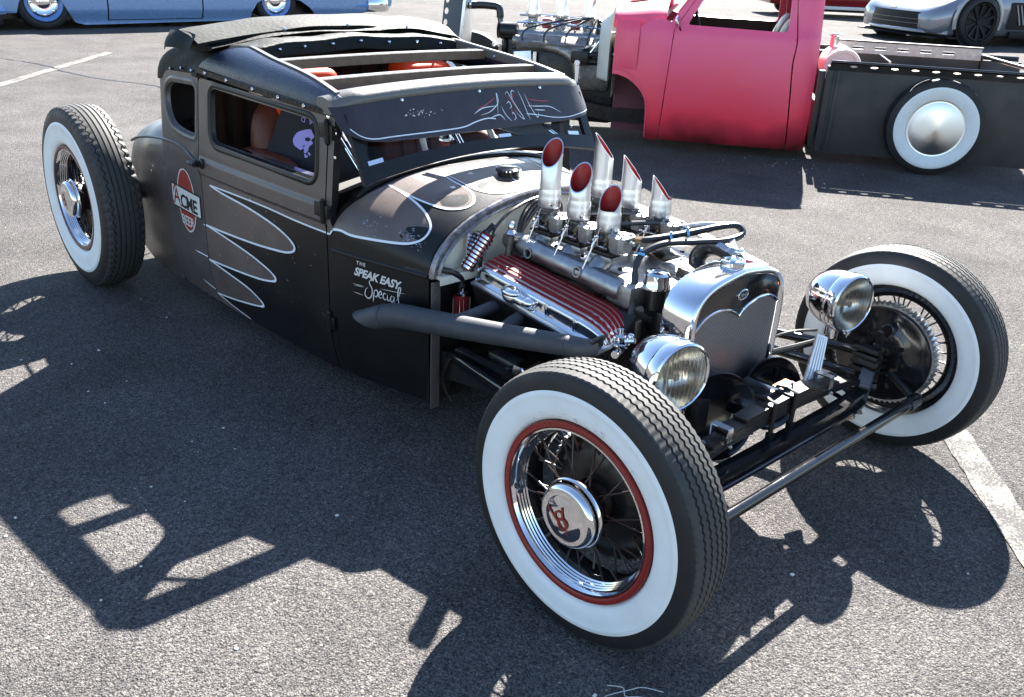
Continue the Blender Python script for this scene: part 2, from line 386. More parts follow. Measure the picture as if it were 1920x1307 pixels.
# ---------------------------------------------------------------- ground and painted lines
mb=MB(); mb.add([(-250,-250,0),(250,-250,0),(250,250,0),(-250,250,0)],[(0,1,2,3)]); mb.build('asphalt_ground','asphalt',kind='structure',smooth=0)
def stripe(a,b,w,n=60):
    a,b=Vector(a),Vector(b); d=(b-a); q=Vector((-d.y,d.x)).normalized(); mb=MB(); vs=[]
    for i in range(n+1):
        p=a+d*i/n
        for s_ in (1,-1):
            e=q*(w/2*s_+rnd.uniform(-.004,.004)); vs.append((p.x+e.x,p.y+e.y,.004))
    mb.add(vs,[(2*i,2*i+1,2*i+3,2*i+2) for i in range(n)]); return mb
stripe((.165,1.068),(1.75,-.79),.115).build('painted_line','road_paint',kind='structure',smooth=0)
stripe((-11.9,2.46),(-6.9,-1.85),.13).build('painted_line','road_paint',kind='structure',smooth=0)
# hairline crack filled with sealant
mb=MB(); rr=random.Random(3); pts=[]
for i in range(60):
    t=i/59; pts.append((-11.7+t*6.4+rr.uniform(-.02,.02),1.05+t*1.55+.08*math.sin(t*17)+rr.uniform(-.02,.02)))
vs=[]
for x,y in pts: vs+= [(x,y-.012,.004),(x+.006,y+.012,.004)]
mb.add(vs,[(2*i,2*i+1,2*i+3,2*i+2) for i in range(59)]); mb.build('pavement_crack','chassis',kind='structure',smooth=0)
# ---------------------------------------------------------------- the black coupe
car=thing('hot_rod','low matte black chopped coupe with white pinstriped scallops, open engine and wide whitewall tyres','car')
def cr(pts,x):
    if x<=pts[0][0]: return pts[0][1]
    if x>=pts[-1][0]: return pts[-1][1]
    n=len(pts)
    for i in range(n-1):
        if x<=pts[i+1][0]: break
    x0,y0=pts[i]; x1,y1=pts[i+1]; h=x1-x0
    def sl(k): return (pts[k+1][1]-pts[k][1])/(pts[k+1][0]-pts[k][0])
    s=sl(i); m0=(sl(i-1)+s)/2 if i>0 else s; m1=(sl(i+1)+s)/2 if i<n-2 else s
    t=(x-x0)/h
    return (2*t**3-3*t*t+1)*y0+(t**3-2*t*t+t)*h*m0+(3*t*t-2*t**3)*y1+(t**3-t*t)*h*m1
def sst(a,b,x):
    t=min(1,max(0,(x-a)/(b-a))); return t*t*(3-2*t)
PLAN=sorted([(-1.03,.485),(-1.2,.53),(-1.45,.588),(-1.8,.615),(-2.2,.632),(-2.45,.636),(-2.7,.636),(-2.9,.634),(-3.1,.622),(-3.3,.585),(-3.5,.47),(-3.64,.20)])
def S(x,z):
    y=cr(PLAN,x)
    if z>.75: y-=(z-.75)*.09
    if z<.32: y-=((.32-z)/.22)**2*.035
    if x<-1.45: y+=.009*(sst(.664,.674,z)-sst(.722,.745,z))
    return y
def SR(x,z): return Vector((x,-S(x,z),z))
def SLf(x,z): return Vector((x,S(x,z),z))
# --- scallop boundary (x,z) on the door
upper=[(-1.487,.634),(-1.693,.636),(-1.874,.641),(-2.074,.640),(-2.308,.634)]
f1=[(-2.206,.622),(-2.009,.609),(-1.843,.587),(-1.736,.56),(-1.688,.535),(-1.692,.514),(-1.73,.498),(-1.793,.487),(-1.961,.471),(-2.175,.458),(-2.378,.449)]
f2=[(-2.238,.439),(-2.037,.418),(-1.905,.394),(-1.843,.374),(-1.832,.358),(-1.872,.343),(-1.981,.326),(-2.2,.308),(-2.378,.296)]
f3=[(-2.206,.279),(-2.063,.262),(-1.987,.24),(-1.949,.220),(-1.965,.206),(-2.019,.193),(-2.182,.164),(-2.378,.136)]
f4=[(-2.252,.112),(-2.121,.094)]
f1s=spline([upper[-1]]+f1,4); f2s=spline([f1[-1]]+f2,4); f3s=spline([f2[-1]]+f3,4)
ups=spline(upper,4)
t2=lambda L:[(p[0],p[1]) for p in L]
ups,f1s,f2s,f3s=map(t2,(ups,f1s,f2s,f3s))
XF,XR,ZB,ZT=-1.487,-2.383,.088,1.040
bound=ups+f1s[1:]+f2s[1:]+f3s[1:]+f4
blackpoly=bound+[(-2.0,ZB-.05),(XF+.05,ZB-.05),(XF+.05,.634)]
door_out=rrect([(XF,ZB),(XF,ZT),(XR,ZT+.012),(XR,ZB)],[.01,.03,.03,.01])
win_d=rrect([(-1.548,.806),(-1.555,1.012),(-2.285,1.026),(-2.278,.812)],[.05,.05,.045,.06])
line_in=[p for p in bound if XR+.004<p[0]<XF-.004 and p[1]>ZB+.004]
def door(fn,sgn,art):
    cls=(lambda c:0 if inpoly(c,blackpoly) else 1) if art else (lambda c:0)
    hl_=[densify([(XR+.012,z),(XF-.012,z)],.03,False) for z in (.659,.666,.672,.678,.718,.730,.740,.748)]
    mbd=panel(fn,door_out,[win_d],([line_in] if art else [])+hl_,.028,.020,cls,sgn)
    return mbd.build('door',['black','primer'],car)
dr=door(SR,1,True); dl=door(SLf,-1,False)
# window reveal (inner stepped lip) and lower sill with cloth channel
def lip(fn,poly,w,off,name,parent,m='black'):
    c=Vector((sum(p[0] for p in poly)/len(poly),sum(p[1] for p in poly)/len(poly))); rings=[]
    sg=-1 if fn(-2,.9).y<0 else 1
    for k,o in ((1.0,.002),(1.0,-.012),(.0,off)):
        rings.append([fn(c.x+(p[0]-c.x)*(1-(w*(1-k))/abs((p[0]-c.x) or 1) if False else 1)*1, p[1]) for p in poly])
    mb=MB(); out=[]
    for (ins,dep) in ((-.024,.0006),(-.020,.0034),(-.014,.0042),(-.006,.0034),(0,-.003),(.002,-.014),(.006,-.018)):
        ring=[]
        n=len(poly)
        for i in range(n):
            a=Vector(poly[i-1]);b=Vector(poly[(i+1)%n]); t=(b-a).normalized(); nn=Vector((-t.y,t.x))
            p=Vector(poly[i]); 
            if (c-p).dot(nn)<0: nn=-nn
            q=p+nn*ins; P=fn(q.x,q.y); P.y+=sg*dep; ring.append(P)
        out.append(ring)
    mb.loft(out); return mb.build(name,m,parent,smooth=50)
lip(SR,win_d,.02,-.03,'window_surround',dr); lip(SLf,win_d,.02,-.03,'window_surround',dl)
# pinstripes on the door
OUT=Vector((0,-1,0)); mb=MB()
W=.0085
ribbon(mb,ups,W*.8,SR); 
ribbon(mb,f1s,W,SR,off=.0019); ribbon(mb,f2s,W*.9,SR,off=.0022); ribbon(mb,f3s,W*.9,SR,off=.0025); ribbon(mb,[f3s[-1]]+f4,W*.7,SR,off=.002)
for tipx in (f1s,f2s,f3s):
    k=max(range(len(tipx)),key=lambda i:tipx[i][0]); seg=tipx[max(0,k-6):k+7]; ribbon(mb,seg,W*1.35,SR,off=.003,taper=(True,True))
mb.build('pinstripe','pin',dr,smooth=0)
# chipped paint flecks
mb=MB(); rr=random.Random(5)
for _ in range(46):
    x=rr.uniform(-2.35,-1.52); z=rr.choice([rr.uniform(.60,.70),rr.uniform(.45,.66),rr.uniform(.2,.6)]); s_=rr.uniform(.0015,.0042)*(2.2 if rr.random()<.12 else 1)
    poly=[(x+s_*rr.uniform(.4,1.3)*math.cos(a),z+s_*rr.uniform(.4,1.6)*math.sin(a)) for a in [k*6.283/7 for k in range(7)]]
    poly_on(mb,poly,SR,.0012,0,.05)
mb.build('paint_chip','alu',dr,smooth=0,kind='stuff')
# inner door trim and sill channel, striker, handle, hinges
mb=MB(); rr_=[]
for x in [XR+.02+(XF-XR-.04)*i/14 for i in range(15)]:
    rr_.append([Vector((x,-S(x,z)+.075,z)) for z in (.10,.3,.5,.7,.79)]+[Vector((x,-S(x,.79)+.03,.800))])
mb.loft(rr_,open_=True); mb.build('door_trim','rust_leather',dr)
mb=MB(); mb.loft([[Vector((x,-S(x,.80)+.016,.795)),Vector((x,-S(x,.80)+.016,.806)),Vector((x,-S(x,.80)+.066,.806)),Vector((x,-S(x,.80)+.066,.795))] for x in (-2.27,-2.0,-1.75,-1.56)],cap=True); mb.build('window_sill','chrome_worn',dr)
mb=MB(); mb.loft([[SLf(x,z)+Vector((0,-.07,0)) for z in (.10,.3,.5,.7,.80)] for x in [XR+.02+(XF-XR-.04)*i/10 for i in range(11)]],open_=True); mb.build('door_trim','rust_leather',dl)
mb=MB(); hx,hz=-2.345,.717; hy=-S(hx,hz)
mb.lathe([(0,.0),(.022,0),(.022,.006),(.014,.010),(.011,.03),(.013,.036),(0,.038)],(hx,hy,hz),(0,-1,0),16)
mb.tube([(hx,hy-.033,hz),(hx-.02,hy-.040,hz+.002),(hx-.045,hy-.040,hz+.003),(hx-.060,hy-.036,hz+.002)],[.010,.0085,.008,.005],8)
mb.build('door_handle','chassis',dr)
for hz in (.985,.715,.295):
    x=XF+.006; mb=MB(); y=-S(XF,hz)-.006
    mb.tube([(x,y,hz-.035),(x,y,hz+.035)],.011,10); mb.ball((x,y,hz+.037),.009,8); mb.ball((x,y,hz-.037),.009,8)
    mb.box((x-.03,y+.003,hz),(.05,.008,.048),ch=.002); mb.box((x+.018,y+.003,hz),(.028,.008,.048),ch=.002)
    mb.build('hinge','black',dr)
# --- A-pillar strip between cowl and door, B-side quarter panel
def pil(fn,sgn):
    mbp=panel(fn,[(-1.452,.09),(-1.452,1.05),(-1.481,1.05),(-1.481,.09)],[],[[(-1.456,.65),(-1.478,.6335)]],.02,.03,lambda c:0 if c[1]<.65+(c[0]+1.456)*.75 else 1,sgn)
    return mbp.build('windshield_pillar',['black','primer'],car)
pl_=pil(SR,1); pil(SLf,-1)
mb=MB(); ribbon(mb,[(-1.482,.632),(-1.466,.634),(-1.453,.650)],W*.8,SR); mb.build('pinstripe','pin',pl_,smooth=0)
mb=MB()
for sg in (-1,1):
    for x,z in ((-1.445,1.035),(-1.445,.985),(-1.445,.905)): mb.ball((x,sg*(S(x,z)+.001),z),.0065,8,0,(1,.6,1))
mb.build('pillar_snap','chrome',car)
q_out=rrect([(-2.389,.088),(-2.389,1.062),(-2.69,1.045),(-2.735,1.0),(-2.735,.088)],[.01,.005,.06,.06,.02])
qwin=rrect([(-2.418,.812),(-2.412,1.016),(-2.645,1.004),(-2.698,.970),(-2.694,.890),(-2.640,.828),(-2.53,.812)],[.02,.035,.05,.03,.05,.05,.05])
def quarter(fn,sgn):
    o=panel(fn,q_out,[qwin],[],.034,.018,None,sgn).build('quarter_panel',['grey_primer'],car); lip(fn,qwin,.02,-.03,'window_surround',o,'grey_primer'); return o
qp=quarter(SR,1); quarter(SLf,-1)
mb=MB()
for a,b in ((( -2.389,.3045),(-2.515,.302)),((-2.389,.152),(-2.50,.166)),((-2.389,.445),(-2.405,.447))):
    ribbon(mb,densify([b,a],.02,False),W*.7,SR,taper=(True,False))
mb.build('pinstripe','pin',qp,smooth=0)
# --- beer badge painted on the quarter: tilted plate over a red oval
bc=Vector((-2.552,.503)); 
def B(u,v): return (bc.x+u*.150,bc.y+v*.0)
oval=[(-2.548+.088*math.cos(a),.516+.142*math.sin(a)) for a in [k*2*math.pi/40 for k in range(40)]]
oval2=[(-2.548+.080*math.cos(a),.516+.134*math.sin(a)) for a in [k*2*math.pi/40 for k in range(40)]]
plate=[(-2.690,.572),(-2.408,.564),(-2.412,.462),(-2.694,.467)]
plate2=[(-2.684,.566),(-2.414,.558),(-2.417,.468),(-2.688,.473)]
mb=MB(); poly_on(mb,oval,SR,.0018,1); poly_on(mb,oval2,SR,.0024,0); poly_on(mb,plate,SR,.0032,2); poly_on(mb,plate2,SR,.0038,1)
text_on(mb,'BEER',(-2.612,.405),(1,-.02),(0.02,1),SR,.060,.0036,1,offset=.0009,space=.92)
def strokes(mb,L,w,m,off): 
    for l in L: ribbon(mb,t2(spline(l,5)) if len(l)>2 else densify(l,.01,False),w,SR,off,m,(True,True))
ax,az=-2.655,.482
def T(*L): return [(-2.552+(ax+a*.052+2.562)*1.27,az-.004+b*.080) for a,b in L]
strokes(mb,[T((.0,.0),(.2,.5),(.5,1.0)),T((.45,1.05),(.62,.5),(.95,.0)),T((.1,.36),(.45,.42),(.9,.34)),T((.5,1.0),(.25,1.05),(.05,.85),(.0,.6)),T((.0,.0),(-.15,.05),(-.2,.18)),T((.95,.0),(1.1,.05),(1.15,.16))],.0105,0,.0046)
text_on(mb,'CME',(-2.606,.4795),(1,-.022),(.02,1),SR,.084,.0046,2,offset=.0022,space=.94)
mb.build('beer_badge',['signred','signwhite','signblack'],qp,smooth=0,label='painted red oval beer badge with a tilted white name plate')
# --- rear of the cabin and rear deck
def arc_plan(k,n=30,x0=-2.72,y0=.622,xe=-2.885):
    out=[]
    for i in range(n+1):
        t=-math.pi/2+math.pi*i/n; c,s_=math.cos(t),math.sin(t)
        y=math.copysign(abs(s_)**.38,s_)*y0*k; x=x0+(xe-x0)*abs(c)**.55; out.append((x,y))
    return out
mb=MB(); rings=[]
for z,k in ((.70,1.0),(.76,1.0),(.80,.992),(.90,.98),(1.0,.97),(1.035,.965)):
    rings.append([Vector((x,y,z)) for x,y in arc_plan(k)])
mb.loft(rings,open_=True); mb.build('rear_cabin_panel','grey_primer',car,smooth=60)
mb=MB(); rings=[]
for i in range(26):
    x=-2.735-.905*i/25; w_=cr(PLAN,x); zc=cr(sorted([(-2.7,.815),(-2.9,.805),(-3.1,.780),(-3.3,.725),(-3.5,.60),(-3.64,.40)]),x); zb=.09+max(0,(-3.1-x))*.25
    ring=[]
    for j in range(41):
        t=math.pi*j/40; c,s_=math.cos(t),math.sin(t); n=6.5
        zz=zb+(zc-zb)*abs(s_)**(2/n); yy=math.copysign(abs(c)**(2/n),c)*w_
        if zz<.3: yy*=1-((.3-zz)/.22)**2*.05
        ring.append(Vector((x,yy,zz)))
    rings.append(ring)
mb.loft(rings,open_=True); dk=mb.build('rear_deck','grey_primer',car,smooth=60)
# raised bead that sweeps up the quarter
bead=[(-2.40,.715),(-2.48,.735),(-2.58,.752),(-2.70,.752),(-2.85,.738),(-3.0,.712),(-3.12,.675)]
mb=MB(); mb.tube([Vector((p[0],-S(p[0],p[1])-.001,p[1])) for p in spline(bead,8)],.007,6); mb.build('body_bead','grey_primer',dk)
# --- cowl
def cow(x):
    u=(x+1.03)/-.42; return cr(PLAN,x), .588+.032*u, .224-.009*u, 2.0+.5*u
def cowpt(x,t):
    """t 0..1 right sill line over the top to the left"""
    w_,zb,h,n=cow(x); a=math.pi*t; c,s_=math.cos(a),math.sin(a)
    return Vector((x,-math.copysign(abs(c)**(2/n),c)*w_,zb+h*abs(s_)**(2/n)))
def cowz(x,y):
    w_,zb,h,n=cow(x); r=min(1,abs(y)/w_); return zb+h*(1-r**n)**(1/n)
import bisect
tt=[.5-.5*math.cos(math.pi*(i/64)) if False else i/64 for i in range(65)]
mb=MB(); rings=[]
for i in range(13):
    x=-1.034-.42*i/12; w_,zb,h,n=cow(x)
    side=[Vector((x,-(S(x,z)),z)) for z in (.092,.13,.2,.3,.4,.5,.560,.570)]
    beadp=[Vector((x,-S(x,.56)-.007,.573)),Vector((x,-S(x,.56)-.008,.578)),Vector((x,-S(x,.56)-.006,.583)),Vector((x,-S(x,.56)-.001,.586))]
    top=[cowpt(x,t) for t in tt]
    allp=side+beadp+top+[Vector((p.x,-p.y,p.z)) for p in (side+beadp)[::-1]]
    rings.append(allp)
mb.loft(rings,open_=True); cowl=mb.build('cowl','black',car,smooth=50)
def CT(x,y): return Vector((x,y,cowz(x,y)))
# use an (x, arc) chart so that stripes wrap round the shoulder
def CA(x,a): return cowpt(x,a/10)
def chart(x,y):
    w_,zb,h,n=cow(x); r=min(1,abs(y)/w_); c=r**(n/2); a=math.acos(c)/math.pi; return (x,(a if y<0 else 1-a)*10)
st1=[(-1.453,-.588),(-1.414,-.578),(-1.363,-.5675),(-1.272,-.541),(-1.188,-.513),(-1.131,-.489),(-1.097,-.46),(-1.103,-.426),(-1.157,-.402),(-1.234,-.389),(-1.317,-.385),(-1.40,-.386)]
st1=[(x,chart(x,y)[1]) if i>0 else (x,.30) for i,(x,y) in enumerate(st1)]
st2=[chart(*p) for p in [(-1.40,-.386),(-1.345,-.383),(-1.235,-.372),(-1.132,-.347),(-1.083,-.308),(-1.076,-.272),(-1.097,-.245),(-1.14,-.219),(-1.203,-.210),(-1.267,-.206),(-1.40,-.18)]]
st3=[chart(*p) for p in [(-1.40,-.18),(-1.25,-.19),(-1.146,-.195),(-1.075,-.165),(-1.046,-.103),(-1.052,-.064),(-1.117,-.027),(-1.206,.002),(-1.35,.05)]]
st4=[chart(*p) for p in [(-1.35,.05),(-1.24,.03),(-1.12,.04),(-1.06,.09),(-1.06,.14),(-1.13,.19),(-1.24,.22),(-1.40,.28)]]
st5=[chart(*p) for p in [(-1.40,.28),(-1.25,.27),(-1.13,.30),(-1.10,.36),(-1.16,.42),(-1.30,.44),(-1.42,.46)]]
OUT=Vector((.2,-.5,1)); mb=MB()
ss=[t2(spline(s_,5)) for s_ in (st1,st2,st3,st4,st5)]
class _:pass
def arib(mb,pts,w,off,m=0):
    # ribbon with true width on the arc chart
    P=[CA(*p) for p in pts]; vs=[]; n=len(P)
    for i in range(n):
        t=(P[min(n-1,i+1)]-P[max(0,i-1)]).normalized(); e=.02; x,a=pts[i]; a=min(9.9,max(.1,a))
        nr=((CA(x+.005,a)-CA(x-.005,a)).cross(CA(x,a+e)-CA(x,a-e))).normalized()
        if nr.dot(P[i]-Vector((x,0,.4)))<0: nr=-nr
        sd=t.cross(nr).normalized(); vs+=[P[i]+sd*w/2+nr*off,P[i]-sd*w/2+nr*off]
    mb.add(vs,[(2*i,2*i+1,2*i+3,2*i+2) for i in range(n-1)],m)
for k,s_ in enumerate(ss): arib(mb,s_,.0085 if k<2 else .006,.0022)
mb.build('pinstripe','pin',cowl,smooth=0)
# brown scallop areas painted on the cowl
mb=MB()
for k,s_ in enumerate(ss):
    poly=s_; pp=densify([(p[0]*10,p[1]) for p in poly],.18); pts=[Vector(p) for p in pp]; n=len(pts)
    for u in [v*.12 for v in range(-125,-100)]:
        pts+= [Vector((u*1.0,a*.14)) for a in range(2,70) if inpoly((u,a*.14),pp)]
    r=delaunay_2d_cdt(pts,[(i,(i+1)%n) for i in range(n)],[],0,1e-5); vs=[]
    for q in r[0]:
        x,a=q.x/10,q.y; p=CA(x,a); d=(p-Vector((x,0,.4))).normalized(); vs.append(p+d*.0012)
    mb.add(vs,[f for f in r[2] if inpoly(sum((r[0][i] for i in f),Vector((0,0)))/3,pp)])
mb.build('scallop','primer',cowl,smooth=60)
# worn pale scuffs on the cowl scallop
mb=MB(); rr=random.Random(11)
for cx,ca,n,sp in ((-1.30,1.15,26,.028),(-1.15,1.25,46,.022),(-1.10,.95,14,.02)):
    for _k in range(n):
        x=rr.gauss(cx,sp*.7); a=rr.gauss(ca,sp*7); s_=rr.uniform(.0012,.0045); P=[]
        for j in range(6):
            p=CA(x+s_*rr.uniform(.4,1.4)*math.cos(j*1.05),max(.05,a+s_*7*rr.uniform(.4,1.4)*math.sin(j*1.05))); d=(p-Vector((x,0,.4))).normalized(); P.append(p+d*.0019)
        mb.add(P,[tuple(range(6))])
mb.build('paint_scuff','grille',cowl,smooth=0,kind='stuff')
# lettering on the cowl side
OUT=Vector((0,-1,0)); mb=MB()
def SC(x,z): return Vector((x,-S(x,z),z))
dx=Vector((1,-.030)); 
text_on(mb,'THE',(-1.340,.5535),(1,-.035),(.0,1),SC,.0185,.003,shear=.1,offset=.0004,space=1.35)
text_on(mb,'SPEAK EASY',(-1.352,.513),(.95,-.035),(.10,1),SC,.041,.003,shear=.25,offset=.0016,space=.95)
def hand(L,w):
    for l in L: ribbon(mb,t2(spline([(-1.300+a*.034,.452+b*.036-.001*a) for a,b in l],6)),w,SC,.003,0,(True,True))
hand([[(1.05,1.55),(.75,1.65),(.5,1.3),(.85,.7),(.75,0),(.3,-.35),(-.1,-.05),(.05,.55),(.35,.75)],
 [(1.15,.75),(1.05,.1),(.95,-.55)],[(1.1,.55),(1.4,.8),(1.6,.5),(1.4,.1),(1.1,.15)],
 [(1.65,.35),(2.05,.5),(1.95,.8),(1.7,.5),(1.8,.1),(2.2,.2)],[(2.7,.65),(2.4,.72),(2.25,.35),(2.45,.08),(2.8,.25)],
 [(2.85,.7),(2.8,.25),(2.95,.08),(3.15,.3)],[(3.65,.62),(3.35,.68),(3.2,.3),(3.4,.08),(3.65,.4),(3.68,.7),(3.66,.2),(3.85,.08)],
 [(3.9,.3),(4.35,1.1),(4.5,1.75),(4.25,1.7),(4.15,.9),(4.3,.1),(4.7,-.1),(5.0,.25)]],.0045)
for a,b in (((-1.36,.478),(-1.305,.478)),((-1.36,.447),(-1.31,.444)),((-1.13,.495),(-1.24,.487)),((-1.19,.440),(-1.13,.437)),((-1.355,.473),(-1.31,.475))):
    ribbon(mb,densify([a,b],.01,False),.0018,SC,.0025,0,(True,True))
mb.build('painted_name','lettering',cowl,smooth=0)
# front flange of the cowl (riveted angle) and firewall
mb=MB()
for sg in (-1,1):
    mb=MB(); mb.box((-1.022,sg*.466,.325),(.006,.036,.47),ch=.001); cf_=mb.build('cowl_flange','grey_primer',cowl)
    mb=MB()
    for k in range(12): mb.ball((-1.018,sg*.468,.11+k*.038),.0035,6)
    mb.build('flange_rivet','grey_primer',cowl,kind='stuff')
def fw(x,s_,n=48,zlo=None):
    """firewall arch scaled by inset s_"""
    out=[]
    for i in range(n+1):
        a=math.pi*i/n; w_=.487-s_; h=.238-s_*.85; out.append(Vector((x,-math.copysign(abs(math.cos(a))**1.0,math.cos(a))*w_,.575+h*math.sin(a))))
    return out
mb=MB(); mb.loft([fw(x,s_) for x,s_ in ((-1.030,-.003),(-1.018,-.003),(-1.012,.004),(-1.012,.012),(-1.018,.016),(-1.018,.021),(-1.012,.024),(-1.008,.030),(-1.012,.036),(-1.03,.038),(-1.05,.038))],open_=True)
mb.build('firewall_moulding','moulding',car,smooth=40)
mb=MB(); A=fw(-1.045,.036); mb.add(A+[Vector((-1.045,p.y,.555)) for p in A],[(i,i+1,i+50,i+49) for i in range(48)])
mb.build('firewall','cream',car,smooth=0)
mb=MB(); mb.box((-1.022,.355,.577),(.055,.225,.012),ch=.002); mb.build('firewall_shelf','cream',car)
mb=MB(); mb.box((-1.022,-.355,.577),(.055,.225,.012),ch=.002); mb.box((-.997,-.355,.568),(.006,.225,.03),ch=.002)
for y in (-.44,-.36,-.28): mb.lathe([(0,.004),(.006,.004),(.006,0)],(-1.02,y,.583),(0,0,1),8)
mb.build('firewall_shelf','cream',car)
mb=MB(); mb.box((-1.05,0,.33),(.012,.95,.46)); mb.build('toe_board','chassis',car)
mb=MB(); mb.box((-2.0,0,.115),(1.9,.86,.02)); mb.box((-2.0,0,.135),(1.5,.3,.06),ch=.02); mb.build('floor_pan','dark_trim',car)
# cowl vent slot behind the right windshield corner, filler cap, cowl back rail
mb=MB(); mb.lathe([(0,.032),(.034,.032),(.044,.027),(.044,.017),(.040,.013),(.040,.0),(.048,-.004)],(-1.195,.0,cowz(-1.195,.0)),(.03,-.02,1),28); 
for k in range(20):
    a=k*2*math.pi/20; mb.ball((-1.195+.044*math.cos(a),.044*math.sin(a),cowz(-1.195,0)+.022),.0045,6)
mb.build('fuel_cap','gloss_black',cowl)
mb=MB()
for x,y in ((-1.285,-.105),(-1.22,-.24)): mb.ball((x,y,cowz(x,y)),.012,8,0,(1,1,.35))
mb.build('cowl_rivet','lettering',cowl)
# ---------------------------------------------------------------- roof, header, visor, windshield
def yo(x): return cr(sorted([(-1.42,.545),(-1.64,.527),(-1.95,.514),(-2.14,.497),(-2.35,.485)]),x)
def zo(x): return cr(sorted([(-1.42,1.100),(-1.64,1.138),(-1.95,1.168),(-2.14,1.186),(-2.35,1.19)]),x)
def zd(x): return 1.046+(-1.43-x)*.036
for sg in (-1,1):
    mb=MB(); rings=[]
    for j in range(15):
        s_=j/14; xr=-2.372+.255*s_**1.3; ring=[]
        for i in range(25):
            x=-1.436+(xr+1.436)*i/24; a=s_*math.pi/2; y0=S(x,zd(x))+.009; z0=zd(x)
            y=y0+(yo(x)-y0)*(1-math.cos(a)); z=z0+(zo(x)-z0)*math.sin(a)
            ring.append(Vector((x,sg*y,z)))
        rings.append(ring)
    rings.append([p+Vector((0,-sg*.004,-.004)) for p in rings[-1]]); rings.append([p+Vector((0,-sg*.001,-.045)) for p in rings[-1]])
    mb.loft(rings,open_=True); ro=mb.build('roof_side','leather',car,smooth=60)
    # drip strip with stitched slots and round snaps
    mb=MB(); mb.loft([[Vector((x,sg*(S(x,z)+o),z)) for z,o in ((zd(x)-.010,.004),(zd(x)-.008,.014),(zd(x)+.012,.0155),(zd(x)+.014,.011))] for x in [-1.44-.93*i/20 for i in range(21)]],cap=True)
    mb.build('drip_strip','black',ro)
    mb=MB()
    for i in range(34):
        x=-1.47-.026*i
        if rnd.random()<.8: mb.box((x,sg*(S(x,zd(x))+.0160),zd(x)+.005+rnd.uniform(-.001,.001)),(.012,.002,.003))
    mb.build('stitch','gloss_black',ro)
    for x in (-1.60,-1.76,-1.93,-2.12,-2.29):
        mb=MB(); mb.lathe([(0,.006),(.006,.005),(.0085,.002),(.0085,-.002)],(x,sg*(S(x,zd(x))+.016),zd(x)+.003),(0,sg,0),12); mb.build('snap','chrome',ro)
    # bright rail on the edge of the roof opening
    mb=MB(); mb.loft([[Vector((x,sg*(yo(x)+a),zo(x)+b)) for a,b in ((.006,.000),(.006,.006),(-.010,.007),(-.016,.002),(-.016,-.03),(-.012,-.03))] for x in [-1.47-.67*i/14 for i in range(15)]],cap=True)
    mb.build('roof_rail','vinyl',ro)
    for x in (-1.52,-1.70,-1.86,-2.02):
        mb=MB(); mb.ball((x,sg*(yo(x)-.018),zo(x)-.016),.006,8); mb.build('snap','chrome',ro)
# rear fabric cap
def resample(P,n):
    P=[Vector(p) for p in P]; d=[0]
    for a,b in zip(P,P[1:]): d.append(d[-1]+(b-a).length)
    out=[]; k=0
    for i in range(n):
        t=d[-1]*i/(n-1)
        while k<len(d)-2 and d[k+1]<t: k+=1
        out.append(P[k].lerp(P[k+1],(t-d[k])/max(1e-9,d[k+1]-d[k])))
    return out
low=[(-2.375,-S(-2.375,1.07)-.012,1.062),(-2.47,-.605,1.056),(-2.57,-.607,1.046)]+[(x-.006,y*1.012,1.034-.03*min(1,abs(x+2.62)/.2)) for x,y in arc_plan(.97,26)]
low+= [(p[0],-p[1],p[2]) for p in low[2::-1]]
upr=[(-2.368,-.602,1.088),(-2.33,-.595,1.115),(-2.255,-.562,1.150),(-2.17,-.52,1.177),(-2.11,-.485,1.192),(-2.13,-.35,1.205),(-2.15,-.15,1.214),(-2.155,0,1.217)]
upr+= [(p[0],-p[1],p[2]) for p in upr[-2::-1]]
NN=81; Lw=resample(low,NN); Up=resample(upr,NN); mb=MB(); rings=[]
rr=random.Random(4); ph=[rr.uniform(0,6) for _ in range(6)]
for j in range(13):
    s_=j/12; ring=[]
    for i in range(NN):
        l,u=Lw[i],Up[i]; c=Vector((l.x+.01,l.y*.985,u.z-.004+.01*(1-abs(2*i/80-1))))
        p=l*(1-s_)**2+c*2*s_*(1-s_)+u*s_*s_
        p+=Vector((0,0,1))*(.004*math.sin(i*.9+ph[0])*math.sin(s_*3.1)+.003*math.sin(i*.37+s_*6))
        ring.append(p)
    rings.append(ring)
rings=[[p+Vector((.002,0,-.012)) for p in rings[0]]]+rings
rings.append([p+Vector((.012,0,-.006)) for p in rings[-1]]); rings.append([p+Vector((.004,0,-.048)) for p in rings[-1]]); rings.append([p+Vector((-.02,0,-.004)) for p in rings[-1]])
mb.loft(rings,open_=True); rc=mb.build('roof_cover','canvas',car,smooth=70)
for i in (2,6,10,20,26,33,40,47,54,60,70,74,78):
    p=rings[-2][i].lerp(rings[-3][i],.55) if 14<i<66 else rings[2][i]
    mb=MB(); mb.ball(p+Vector((.008 if 14<i<66 else 0,-.006 if i<14 else 0,.004)),.007,8); mb.build('snap','chrome',rc)
